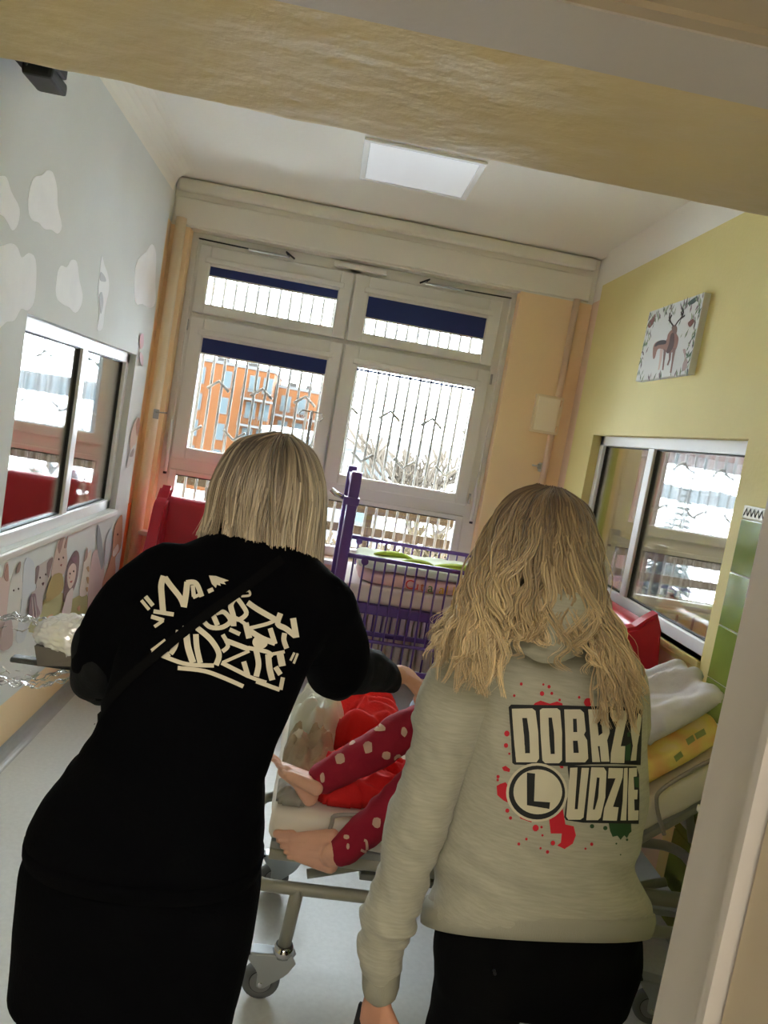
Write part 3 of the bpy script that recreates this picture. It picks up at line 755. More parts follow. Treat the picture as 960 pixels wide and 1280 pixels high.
# ------------------------------------------------------------------ deer picture on the right wall
pic = empty('deer_picture', (XR, 3.7, 2.31)); tag(pic, 'canvas print of a stag among leaves on the yellow wall', 'picture')
PX = XR - 0.032
cs = [at_x(u, v, PX) for u, v in ((811, 388), (880, 368), (860, 469), (796, 475))]
y_far = (cs[0].y + cs[3].y) / 2; y_near = (cs[1].y + cs[2].y) / 2; z_t = (cs[0].z + cs[1].z) / 2; z_b = (cs[2].z + cs[3].z) / 2
def PL(p): return (p[0] - XR, p[1] - 3.7, p[2] - 2.31)
M_CANVAS = mat('canvas', (216, 216, 214), 0.7, bump=0.1, bscale=300)
cv = B('canvas', PL((PX, y_near, z_b)), PL((XR, y_far, z_t)), M_CANVAS, pic, 0.003)
def pic_poly(name, col, zp, lift=0.0006, sm=3):
    """outline in zoom pixels of the picture crop (8 px per photo pixel)"""
    pts = [at_x(780 + x / 8, 350 + y / 8, PX) for x, y in zp]
    pts = [Vector(PL((p.x, p.y, p.z))) for p in pts]
    bm = poly_plate(smooth_outline(pts, sm) if sm > 1 else pts, (-1, 0, 0), lift)
    return put(name, bm_mesh(bm, name), mat('print_%d_%d_%d' % col, col, 0.6), cv)
pic_poly('stag', (150, 106, 94), [(288, 740), (298, 655), (340, 612), (420, 605), (440, 545), (470, 505), (500, 492), (530, 545), (545, 585), (535, 650), (515, 700), (470, 728), (420, 720), (380, 690), (335, 695), (312, 770), (294, 790)])
for lg, lcol in (([(398, 690), (424, 700), (404, 820), (394, 902), (382, 900), (392, 800)], (120, 86, 80)), ([(450, 715), (474, 715), (464, 800), (442, 856), (430, 850), (450, 790)], (120, 86, 80)),
        ([(490, 680), (520, 680), (496, 800), (474, 928), (460, 928), (476, 830)], (130, 92, 84)), ([(362, 690), (392, 690), (376, 800), (352, 900), (340, 898), (356, 800)], (206, 180, 170))):
    pic_poly('stag_leg', lcol, lg, 0.0008, 1)
pic_poly('stag_back', (62, 48, 50), [(320, 635), (360, 605), (420, 605), (415, 640), (350, 650), (310, 668)], 0.0009)
pic_poly('stag_mane', (78, 48, 44), [(470, 545), (500, 530), (505, 600), (490, 680), (450, 730), (425, 720), (450, 640)], 0.0009)
pic_poly('stag_head', (120, 90, 84), [(480, 470), (510, 450), (530, 475), (525, 530), (505, 540), (485, 510)], 0.0012)
for an in ([(495, 460), (470, 425), (455, 380), (462, 330)], [(470, 425), (450, 400)], [(460, 390), (480, 350)], [(515, 455), (545, 410), (580, 370), (595, 330), (590, 285)], [(560, 395), (610, 355)], [(585, 360), (575, 320)]):
    bm = bmesh.new(); tube(bm, [PL(at_x(780 + x / 8, 350 + y / 8, PX)) for x, y in an], 0.004, 5, flat=1.0)
    put('antler', bm_mesh(bm, 'antler'), mat('print_antler', (58, 44, 46), 0.6), cv)
pic_poly('doe', (176, 152, 150), [(590, 700), (612, 690), (620, 720), (615, 780), (635, 800), (630, 870), (600, 910), (580, 900), (590, 840), (608, 780)])
pic_poly('bird', (120, 62, 62), [(240, 440), (290, 370), (315, 340), (300, 420), (255, 480)])
pic_poly('bird', (60, 84, 82), [(640, 230), (700, 180), (735, 170), (715, 220), (660, 250)])
pic_poly('rowan', (120, 70, 66), [(640, 430), (690, 390), (700, 420), (660, 470)])
rnd = random.Random(5)
lc = [(112, 130, 96), (84, 108, 84), (130, 110, 116), (96, 80, 88), (150, 160, 130)]
leaf_meshes = {}
for k in range(150):
    t = rnd.random(); e = rnd.choice('LLTTRRB'); w = abs(rnd.gauss(0, 0.09))
    a, b = {'L': (w, t), 'R': (1 - w, t), 'T': (t, w * 1.2), 'B': (t, 1 - w * 0.5)}[e]
    yy = y_far + (y_near - y_far) * min(max(a, .02), .98); zz = z_t + (z_b - z_t) * min(max(b, .03), .97)
    ci = rnd.choice(lc)
    if ci not in leaf_meshes:
        bm = bmesh.new(); v = [bm.verts.new(q) for q in ((0, 0, -0.02), (0, 0.006, -0.004), (0, 0, 0.02), (0, -0.006, -0.004), (-0.0012, 0, 0))]
        for q in range(4): bm.faces.new((v[q], v[(q + 1) % 4], v[4]))
        me = bm_mesh(bm, 'leaf'); me.materials.append(mat('print_%d_%d_%d' % ci, ci, 0.6)); leaf_meshes[ci] = me
    o = bpy.data.objects.new('leaf', leaf_meshes[ci]); o.location = PL((PX - 0.0002, yy, zz)); o.rotation_euler = (rnd.uniform(-0.9, 0.9), 0, 0); s = rnd.uniform(0.6, 1.3); o.scale = (1, s, s); link(o, cv)

# ------------------------------------------------------------------ fittings of the back wall
jb = empty('junction_box', (1.42, YB, 1.95)); tag(jb, 'peach-painted electrical box on the back wall right of the window', 'electrical box')
B('housing', (-0.095, -0.05, -0.125), (0.09, 0.0, 0.125), mat('box_housing', (240, 222, 190), 0.5), jb, 0.006)
B('door', (-0.08, -0.056, -0.11), (0.065, -0.048, 0.11), mat('box_door', (252, 240, 216), 0.4), jb, 0.003)
for z in (0.085, -0.085): T('hinge', [(0.072, -0.056, z - 0.02), (0.072, -0.056, z + 0.02)], 0.006, M_PEACH, jb, 6)
pp = struct(T('trim_5', [(1.475, 5.075, 0.9), (1.475, 5.075, 2.72)], 0.022, M_PINK))
pp = struct(T('trim_6', [(-1.105, 5.065, 0.0), (-1.105, 5.065, 2.75)], 0.033, mat('pipe_paint', (244, 226, 196), 0.6), None, 14))
sk = empty('wall_hook', (1.455, YB, 1.60)); tag(sk, 'small white latch on the back wall below the electrical box', 'hook')
B('plate', (-0.02, -0.012, -0.03), (0.025, 0, 0.03), M_PVC, sk, 0.003); T('arm', [(-0.02, -0.02, 0.005), (-0.07, -0.03, 0.005)], 0.006, M_PVC, sk, 6); B('boss', (-0.03, -0.03, -0.012), (-0.008, -0.01, 0.02), M_STEEL, sk, 0.003)
sk = empty('wall_hook', (-1.085, 5.03, 1.52)); tag(sk, 'small metal latch on the beige pipe left of the window', 'hook')
B('plate', (-0.015, -0.012, -0.03), (0.02, 0.004, 0.03), M_STEEL, sk, 0.003); T('arm', [(0.0, -0.015, 0.012), (0.075, -0.03, 0.018)], 0.005, M_STEEL, sk, 6)

# radiator under the window
rad = empty('radiator', (0.62, 5.0, 0.12)); tag(rad, 'white ribbed radiator under the window behind the crib', 'radiator')
bm = bmesh.new(); box(bm, (-0.02, -0.035, 0.0), (0.02, 0.035, 0.55), 0.012); rib = bm_mesh(bm, 'rib', True); rib.materials.append(mat('radiator_paint', (214, 204, 190), 0.4))
for k in range(22):
    o = bpy.data.objects.new('rib', rib); o.location = (-0.55 + k * 0.052, 0, 0); link(o, rad)
for z in (0.04, 0.51): T('header_pipe', [(-0.57, 0, z), (0.56, 0, z)], 0.016, MATS['radiator_paint'], rad)
for x in (-0.5, 0.5): B('foot', (x - 0.02, -0.03, -0.12), (x + 0.02, 0.03, 0.02), MATS['radiator_paint'], rad)

# black screen bracket high at the left
tv = empty('television', (-1.07, 2.40, 2.54)); tag(tv, 'black television on a wall bracket at the upper left', 'television')
B('screen', (-0.03, -0.40, 0.0), (0.10, 0.20, 0.42), M_DARK, tv, 0.008)
B('speaker_bar', (-0.01, -0.30, -0.03), (0.07, 0.02, 0.002), M_DARK, tv, 0.006)
B('corner_foot', (0.0, 0.10, -0.035), (0.09, 0.24, 0.002), M_DARK, tv, 0.01)
B('bracket', (-0.07, -0.1, 0.12), (-0.03, 0.1, 0.3), M_DARK, tv, 0.004)
T('cable', [(0.03, 0.02, 0.0), (0.035, 0.05, -0.03), (0.03, 0.08, 0.0)], 0.004, M_DARK, tv, 6)

# ------------------------------------------------------------------ armchair
def make_armchair(name, label, loc, rz):
    c = empty(name, loc, rz)
    tag(c, label, 'armchair', 'red vinyl armchairs')
    bm = bmesh.new(); box(bm, (-0.36, 0.24, 0.30), (0.36, 0.36, 1.04), 0.05); put('backrest', bm_mesh(bm, 'backrest', True), M_VINYL, c)
    for s in (-1, 1):
        bm = bmesh.new(); x0, x1 = sorted((s * 0.36, s * 0.28))
        prof = [(-0.30, 0.12), (-0.30, 0.58), (-0.25, 0.64), (0.0, 0.68), (0.10, 0.80), (0.17, 0.98), (0.24, 1.03), (0.35, 1.03), (0.35, 0.12)]
        prof = [(v.x, v.y) for v in smooth_outline([(a, b, 0) for a, b in prof], 3)]
        v0 = [bm.verts.new((x0, a, b)) for a, b in prof]; v1 = [bm.verts.new((x1, a, b)) for a, b in prof]; m = len(prof)
        bm.faces.new(v0); bm.faces.new(list(reversed(v1)))
        for k in range(m): bm.faces.new((v0[k], v1[k], v1[(k + 1) % m], v0[(k + 1) % m]))
        bmesh.ops.recalc_face_normals(bm, faces=bm.faces)
        bmesh.ops.bevel(bm, geom=[e for e in bm.edges if abs(e.verts[0].co.x - e.verts[1].co.x) < 1e-5], offset=0.014, segments=2, affect='EDGES')
        bmesh.ops.triangulate(bm, faces=[f for f in bm.faces if len(f.verts) > 4])
        put('side_wing', bm_mesh(bm, 'side_wing'), M_VINYL, c)
        for y in (-0.25, 0.28): T('leg', [(s * 0.31, y, 0.0), (s * 0.31, y, 0.14)], 0.018, M_STEEL, c)
    bm = bmesh.new(); box(bm, (-0.28, -0.30, 0.28), (0.28, 0.25, 0.46), 0.05); put('seat_cushion', bm_mesh(bm, 'seat_cushion', True), M_VINYL, c)
    bm = bmesh.new(); box(bm, (-0.28, -0.27, 0.13), (0.28, 0.25, 0.29), 0.02); put('base', bm_mesh(bm, 'base'), M_VINYL, c)
    return c
ac = make_armchair('armchair', 'red vinyl armchair in the back left corner below the window', (-0.60, 4.55, 0), 0)
for lab, loc, rz in (('red vinyl armchair behind the bed against the yellow wall', (1.14, 3.37, 0), -PI / 2),
                     ('left red armchair seen through the left-hand interior window', (-2.42, 4.62, 0), 0.0),
                     ('right red armchair seen through the left-hand interior window', (-1.66, 4.62, 0), 0.0)):
    o = copy_tree(ac); o.location = loc; o.rotation_euler = (0, 0, rz); o['label'] = lab

# ------------------------------------------------------------------ crib
M_BEDBAR = mat('grey_bar', (96, 96, 92), 0.5)
M_MATT = mat('crib_mattress', (226, 214, 208), 0.8, bump=0.1, bscale=60)
M_PINKB = mat('pink_blanket', (232, 196, 190), 0.9, bump=0.15, bscale=120)
M_LIME = mat('lime_cloth', (166, 186, 62), 0.9, bump=0.15, bscale=100)
M_PALE = mat('pale_green_cloth', (222, 228, 206), 0.9, bump=0.15, bscale=60)
M_WHITEC = mat('white_cotton', (228, 230, 236), 0.85, bump=0.12, bscale=40)
def make_crib(name, label, x0, x1, y0, y1):
    c = empty(name, (x0, y0, 0)); tag(c, label, 'crib', 'purple metal cribs')
    Lx, Ly = x1 - x0, y1 - y0
    # tall end frames
    for ex, hh in ((0.0, 1.42), (Lx, 1.3)):
        e = empty('end_frame', (ex, 0, 0), 0, c)
        for y in (0.0, Ly): B('post', (-0.028, y - 0.03, 0.14), (0.028, y + 0.03, hh), M_PURPLE, e, 0.010)
        for z in (0.24, 0.70, hh - 0.06): B('rail', (-0.018, 0, z - 0.025), (0.018, Ly, z + 0.025), M_PURPLE, e, 0.006)
        for k in range(1, 9): T('bar', [(0, Ly * k / 9, 0.7), (0, Ly * k / 9, hh - 0.06)], 0.008, M_PURPLE, e, 6)
    T('lock_handle', [(-0.02, 0.0, 1.27), (-0.09, -0.03, 1.29), (-0.12, -0.03, 1.31)], [0.012, 0.014, 0.012], M_CHROME, c, 8)
    B('lock_housing', (-0.05, -0.04, 1.245), (0.035, 0.035, 1.285), M_PURPLE, c, 0.006)
    # side gates
    for gi, y in enumerate((-0.03, Ly + 0.03)):
        g = empty('side_gate', (0, y, 0), 0, c)
        T('top_rail', [(0.02, 0, 0.985), (Lx - 0.02, 0, 0.985)], 0.012, M_PURPLE, g, 8)
        T('mid_rail', [(0.02, 0, 0.545), (Lx - 0.02, 0, 0.545)], 0.010, M_PURPLE, g, 8)
        B('bottom_rail', (0.02, -0.012, 0.385), (Lx - 0.02, 0.012, 0.415), M_PURPLE, g, 0.004)
        bm = bmesh.new(); tube(bm, [(0, 0, 0.40), (0, 0, 0.985)], 0.0055, 6); bar = bm_mesh(bm, 'bar'); bar.materials.append(M_PURPLE)
        n = int(Lx / 0.0565)
        for k in range(1, n + 1):
            if k * 0.0565 > Lx - 0.03: break
            o = bpy.data.objects.new('bar', bar); o.location = (k * 0.0565, 0, 0); link(o, g)
        bm = bmesh.new(); tube(bm, [(0.115, -0.02, 0.965), (0.115, 0.014, 0.965)], 0.019, 14); put('catch', bm_mesh(bm, 'catch'), M_PURPLE, g)
    B('base_frame', (0.0, 0.0, 0.68), (Lx, Ly, 0.735), M_PURPLE, c, 0.008)
    bm = bmesh.new(); box(bm, (0.03, 0.02, 0.735), (Lx - 0.03, Ly - 0.02, 0.83), 0.025); put('mattress', bm_mesh(bm, 'mattress', True), M_MATT, c)
    for x in (0.04, Lx - 0.04):
        for y in (0.0, Ly):
            ca = empty('caster', (x, y, 0), 0, c)
            bm = bmesh.new(); tube(bm, [(0, -0.018, 0.05), (0, 0.018, 0.05)], 0.05, 18); put('wheel', bm_mesh(bm, 'wheel'), M_DARK, ca)
            B('fork', (-0.02, -0.028, 0.05), (0.02, 0.028, 0.15), M_STEEL, ca, 0.006)
    T('steel_hinge', [(-0.03, -0.03, 0.80), (-0.14, -0.06, 0.815), (-0.16, -0.06, 0.79)], 0.012, M_CHROME, c, 8)
    return c
crib = make_crib('crib', 'purple metal crib with barred gates under the big window', 0.19, 1.40, 4.02, 4.68)
def fold_pad(name, label, cat, cx, cy, z0, hx, hy, h, seed, material, amp=0.012, par=None):
    """soft folded cloth slab with uneven top"""
    bm = bmesh.new()
    rings = []
    for t, s in ((0.0, 0.94), (0.15, 1.0), (0.5, 1.01), (0.85, 1.0), (1.0, 0.93)):
        rings.append(hring(cx, cy, z0 + h * t, hx * s, hy * s, 40, 6))
    loft(bm, rings)
    me = remesh(bm, 0.012, 3)
    displace(me, lambda p, n: amp * (noise.fractal((p.x * 7 + seed, p.y * 9, p.z * 22), 1.0, 2.0, 3)))
    for v in me.vertices: v.co.z = max(v.co.z, z0 + 0.001)
    o = put(name, me, material, par)
    if label: tag(o, label, cat)
    return o
pb = fold_pad('folded_blanket', 'folded pink blanket with coloured lettering on the crib mattress', 'blanket', 0.80, 4.33, 0.83, 0.50, 0.26, 0.065, 1, M_PINKB, 0.006)
fold_pad('green_blanket', 'lime and pale green blanket folded on top of the pink one', 'blanket', 0.74, 4.33, 0.906, 0.455, 0.25, 0.05, 7, M_PALE, 0.014)
bm = bmesh.new()
for px_, py_, L_, w_ in ((0.62, 4.20, 0.22, 0.05), (0.86, 4.24, 0.30, 0.06), (0.50, 4.36, 0.24, 0.05)):
    pts = spline([(px_ - L_ / 2, py_, 0.955), (px_ - L_ / 5, py_ - 0.02, 0.972), (px_ + L_ / 5, py_ + 0.01, 0.968), (px_ + L_ / 2, py_ - 0.02, 0.95)], 12)
    tube(bm, pts, [0.01 + w_ * 0.6 * math.sin(PI * (k + 0.5) / 12) for k in range(12)], 10, flat=0.4)
put('lime_fold', bm_mesh(bm, 'lime_fold'), M_LIME, [o for o in bpy.data.objects if o.name.startswith('green_blanket')][0])
fold_pad('crib_pillow', 'small white pillow at the right end of the crib', 'pillow', 1.295, 4.32, 0.905, 0.085, 0.22, 0.075, 13, M_WHITEC, 0.01)
# coloured letters woven on the front of the pink blanket
def text_obj(s, size, col, loc, parent, name='letter'):
    cu = bpy.data.curves.new('t', 'FONT'); cu.body = s; cu.size = size; cu.extrude = 0.001
    ob = bpy.data.objects.new('t', cu); COL.objects.link(ob)
    dg = bpy.context.evaluated_depsgraph_get(); me = bpy.data.meshes.new_from_object(ob.evaluated_get(dg)); bpy.data.objects.remove(ob)
    me.materials.clear()
    return put(name, me, mat('ink_%d_%d_%d' % col, col, 0.8), parent, loc, (PI / 2, 0, 0))
lx = 0.545
for ch, col in (('C', (214, 62, 40)), ('u', (214, 62, 40)), ('t', (206, 110, 60)), ('a', (96, 150, 74))):
    text_obj(ch, 0.07, col, (lx, 4.062, 0.843), pb); lx += 0.042
lx += 0.02
for ch in 'all':
    text_obj(ch, 0.07, (222, 176, 40), (lx, 4.062, 0.843), pb); lx += 0.036
gbed = empty('guarded_bed', (2.6, 4.3, 0)); tag(gbed, 'low barred bed with green cover beyond the right-hand interior window', 'bed')
bm = bmesh.new(); box(bm, (-0.75, -0.32, 0.52), (0.75, 0.32, 0.70), 0.04); put('green_cover', bm_mesh(bm, 'green_cover', True), M_LIME, gbed)
B('frame', (-0.78, -0.35, 0.42), (0.78, 0.35, 0.52), M_PVC, gbed, 0.01)
for y in (-0.36, 0.36):
    T('guard_rail', [(-0.77, y, 0.84), (0.77, y, 0.84)], 0.014, M_PVC, gbed)
    for k in range(15): T('guard_bar', [(-0.77 + k * 0.11, y, 0.48), (-0.77 + k * 0.11, y, 0.84)], 0.008, M_BEDBAR, gbed, 6)
for x in (-0.7, 0.7):
    for y in (-0.3, 0.3): T('leg', [(x, y, 0.0), (x, y, 0.44)], 0.02, M_STEEL, gbed)

# ------------------------------------------------------------------ infusion stand
iv = empty('infusion_stand', (-0.091, 3.98, 0)); tag(iv, 'thin infusion stand with curled hooks in front of the window', 'infusion stand')
T('pole', [(0, 0, 0.08), (0, 0, 1.69)], 0.009, M_STEEL, iv, 8)
for a in (0.2, PI + 0.2, PI / 2, -PI / 2):
    d = Vector((math.cos(a), math.sin(a), 0))
    T('hook', [Vector((0, 0, 1.685)), d * 0.05 + Vector((0, 0, 1.685)), d * 0.065 + Vector((0, 0, 1.665)), d * 0.05 + Vector((0, 0, 1.645)), d * 0.035 + Vector((0, 0, 1.66))], 0.004, M_STEEL, iv, 6)
for k in range(5):
    a = 2 * PI * k / 5; d = Vector((math.cos(a), math.sin(a), 0))
    T('leg', [Vector((0, 0, 0.1)), d * 0.18 + Vector((0, 0, 0.065))], 0.012, M_STEEL, iv, 8)
    bm = bmesh.new(); s = Vector((-d.y, d.x, 0)) * 0.012; tube(bm, [d * 0.18 + Vector((0, 0, 0.03)) - s, d * 0.18 + Vector((0, 0, 0.03)) + s], 0.03, 14); put('wheel', bm_mesh(bm, 'wheel'), M_DARK, iv)
# ------------------------------------------------------------------ hospital bed
M_BEDT = mat('bed_tube', (158, 156, 142), 0.35)
M_BEDF = mat('bed_frame_grey', (150, 152, 150), 0.4)
M_SHEET = mat('bed_sheet', (228, 220, 210), 0.8, bump=0.1, bscale=30)
M_TYRE = mat('caster_tyre', (104, 106, 108), 0.55)
M_HUB = mat('caster_hub', (132, 134, 136), 0.4)
M_FORK = mat('zinc_fork', (178, 182, 184), 0.3, metal=0.85)
bed = empty('hospital_bed', (0.77, 2.36, 0)); tag(bed, 'grey wheeled hospital bed with white sheeted mattress', 'bed')
def BL(p): return Vector((p[0] - 0.77, p[1] - 2.36, p[2]))
HX = 0.85            # hinge of the backrest
def back_pt(s, off, y):
    """point on the raised backrest: s along it, off above its underside"""
    a = math.radians(38); return Vector((HX + s * math.cos(a) - off * math.sin(a), y, 0.50 + s * math.sin(a) + off * math.cos(a)))
# mattress: flat part then raised part, one bent slab
prof_b = [(0.02, 0.50), (0.30, 0.50), (0.60, 0.50), (HX, 0.50)] + [(back_pt(s, 0, 0).x, back_pt(s, 0, 0).z) for s in (0.2, 0.40, 0.62)]
prof_t = [(0.02, 0.60), (0.30, 0.60), (0.60, 0.60), (HX - 0.03, 0.60)] + [(back_pt(s, 0.10, 0).x, back_pt(s, 0.10, 0).z) for s in (0.2, 0.40, 0.62)]
bm = bmesh.new()
rings = []
pb_ = spline([(a, 0, b) for a, b in prof_b], 40); pt_ = spline([(a, 0, b) for a, b in prof_t], 40)
for (b, t) in zip(pb_, pt_):
    ring = []
    for k in range(36):
        a = 2 * PI * k / 36; c, s = math.cos(a), math.sin(a)
        yy = 2.36 + 0.39 * math.copysign(abs(c) ** 0.18, c); f = 0.5 + 0.5 * math.copysign(abs(s) ** 0.35, s)
        p = Vector((b.x, 0, b.z)).lerp(Vector((t.x, 0, t.z)), f); ring.append(BL((p.x, yy, p.z)))
    rings.append(ring)
loft(bm, rings)
me = remesh(bm, 0.012, 3)
displace(me, lambda p, n: 0.006 * noise.fractal((p.x * 5, p.y * 14, p.z * 14), 1.0, 2.0, 4))
put('mattress', me, M_SHEET, bed)
# frame below the mattress
def bt(name, pts, r=0.016, m=M_BEDT, n=10, par=bed): return T(name, [BL(p) for p in pts], r, m, par, n)
for y in (2.02, 2.70):
    bt('side_rail', [(0.03, y, 0.455), (0.45, y, 0.455), (HX, y, 0.455), (1.50, y, 0.455)], 0.022)
    q = [back_pt(s, -0.03, y) for s in (0.0, 0.30, 0.60)]; bt('backrest_rail', q, 0.016)
for x in (0.05, 0.32, 0.60, 0.84, 1.48): bt('cross_member', [(x, 2.02, 0.455), (x, 2.70, 0.455)], 0.016)
B('platform', BL((0.03, 2.0, 0.472)), BL((HX, 2.72, 0.494)), M_BEDF, bed, 0.004)
bm = bmesh.new(); v = [bm.verts.new(BL(back_pt(s, o, y))) for s in (0, 0.62) for o in (-0.016, -0.002) for y in (2.0, 2.72)]
for f in ((0, 1, 3, 2), (4, 6, 7, 5), (0, 4, 5, 1), (2, 3, 7, 6), (0, 2, 6, 4), (1, 5, 7, 3)): bm.faces.new([v[k] for k in f])
bmesh.ops.recalc_face_normals(bm, faces=bm.faces); put('back_platform', bm_mesh(bm, 'back_platform'), M_BEDF, bed)
bt('back_strut', [(1.42, 2.36, 0.47), back_pt(0.55, -0.03, 2.36)], 0.014)
# undercarriage
loop = []
xa, xb, ya, yb, rr = -0.02, 1.50, 2.05, 2.58, 0.07
for cx, cy, a0 in ((xb - rr, yb - rr, 0), (xa + rr, yb - rr, 90), (xa + rr, ya + rr, 180), (xb - rr, ya + rr, 270)):
    for k in range(6):
        a = math.radians(a0 + k * 18); loop.append((cx + rr * math.cos(a), cy + rr * math.sin(a), 0.335))
loop.append(loop[0]); bt('base_loop', loop, 0.018, M_BEDT, 10)
for x in (0.40, 1.1):
    bt('scissor_arm', [(x - 0.25, 2.12, 0.34), (x + 0.12, 2.12, 0.45)], 0.014); bt('scissor_arm', [(x - 0.25, 2.52, 0.34), (x + 0.12, 2.52, 0.45)], 0.014)
B('equipment_tray', BL((0.30, 2.10, 0.352)), BL((1.30, 2.53, 0.372)), M_BEDF, bed, 0.004)
B('pedal_bar', BL((0.33, 2.04, 0.295)), BL((0.42, 2.07, 0.315)), M_DARK, bed, 0.006)
def caster(x, y, ang):
    c = empty('caster', BL((x, y, 0)), ang, bed); ox = -0.05
    T('post', [(0.0, 0, 0.165), (0.012, 0, 0.34)], 0.019, M_BEDT, c, 14)
    T('collar', [(0, 0, 0.135), (0, 0, 0.15), (0, 0, 0.168)], [0.028, 0.031, 0.024], M_CHROME, c, 16)
    bm = bmesh.new(); n = 28
    prof = [(0.030, 0.012), (0.042, 0.014), (0.050, 0.013), (0.0535, 0.008), (0.0545, 0.0)]
    pr = [(r, w) for r, w in prof] + [(r, -w) for r, w in reversed(prof[:-1])]
    rg = []
    for k in range(n):
        a = 2 * PI * k / n; rg.append([bm.verts.new((ox + r * math.cos(a), w, 0.0545 + r * math.sin(a))) for r, w in pr])
    for k in range(n):
        for j in range(len(pr)):
            if j == len(pr) - 1: A, Bq = rg[k][j], rg[k][0]; Cq, D = rg[(k + 1) % n][0], rg[(k + 1) % n][j]
            else: A, Bq = rg[k][j], rg[k][j + 1]; Cq, D = rg[(k + 1) % n][j + 1], rg[(k + 1) % n][j]
            bm.faces.new((A, Bq, Cq, D)).smooth = True
    w = put('tyre', bm_mesh(bm, 'tyre'), M_TYRE, c)
    T('hub', [(ox, -0.0150, 0.0545), (ox, 0.0150, 0.0545)], 0.0305, M_HUB, c, 24)
    T('groove', [(ox, -0.0135, 0.0545), (ox, 0.0135, 0.0545)], 0.0325, M_DARK, c, 24)
    T('axle', [(ox, -0.026, 0.0545), (ox, 0.026, 0.0545)], 0.006, M_CHROME, c, 10)
    for s in (-1, 1):
        out = [(0.032, 0.14), (-0.085, 0.14), (-0.092, 0.125), (-0.075, 0.105), (-0.062, 0.085), (-0.060, 0.048), (-0.040, 0.044), (-0.018, 0.062), (0.012, 0.085), (0.03, 0.11)]
        pts = smooth_outline([(a, s * 0.018, b) for a, b in out], 2); bm = poly_plate(pts, (0, s, 0), 0.005)
        put('fork_plate', bm_mesh(bm, 'fork_plate'), M_FORK, c)
    bm = bmesh.new(); box(bm, (-0.09, -0.022, 0.135), (0.03, 0.022, 0.146), 0.004); put('fork_top', bm_mesh(bm, 'fork_top'), M_FORK, c)
    B('brake_pedal', (-0.105, -0.018, 0.128), (-0.07, 0.018, 0.142), M_DARK, c, 0.004)
for x, y, a in ((0.115, 2.05, 0.0), (0.115, 2.56, 0.15), (1.30, 2.10, -0.25), (1.30, 2.56, 0.3)): caster(x, y, a)
# wire mattress retainers
M_WIRE = mat('retainer_tube', (150, 142, 136), 0.35)
bt('mattress_retainer', spline([(0.175, 1.955, 0.49), (0.18, 1.955, 0.585), (0.20, 1.955, 0.615), (0.36, 1.955, 0.625), (0.385, 1.955, 0.60), (0.40, 1.955, 0.50)], 30), 0.006, M_WIRE, 8)
r0 = [back_pt(s, o, 1.955) for s, o in ((0.30, -0.01), (0.32, 0.08), (0.36, 0.112), (0.52, 0.115), (0.56, 0.09), (0.57, 0.0))]
bt('mattress_retainer', spline(r0, 30), 0.006, M_WIRE, 8)

# bedside table between the bed and the doorway
bs = empty('bedside_table', (1.36, 1.80, 0)); tag(bs, 'white bedside table beside the doorway at the bed head', 'table')
B('top', (-0.215, -0.16, 0.772), (0.17, 0.12, 0.792), M_PVC, bs, 0.005)
B('drawer_box', (-0.205, -0.15, 0.66), (0.16, 0.11, 0.772), M_PVC, bs, 0.004)
B('drawer_front', (-0.212, -0.14, 0.672), (-0.203, 0.10, 0.765), M_ALU, bs, 0.003)
T('knob', [(-0.212, 0.0, 0.70), (-0.232, 0.0, 0.70)], 0.010, M_STEEL, bs, 10)
for x in (0.12,):
    for y in (-0.12, 0.08): T('leg', [(x, y, 0.0), (x, y, 0.66)], 0.014, M_STEEL, bs)
for y in (-0.12, 0.08): T('foot', [(-0.16, y, 0.014), (0.15, y, 0.014)], 0.013, M_STEEL, bs)

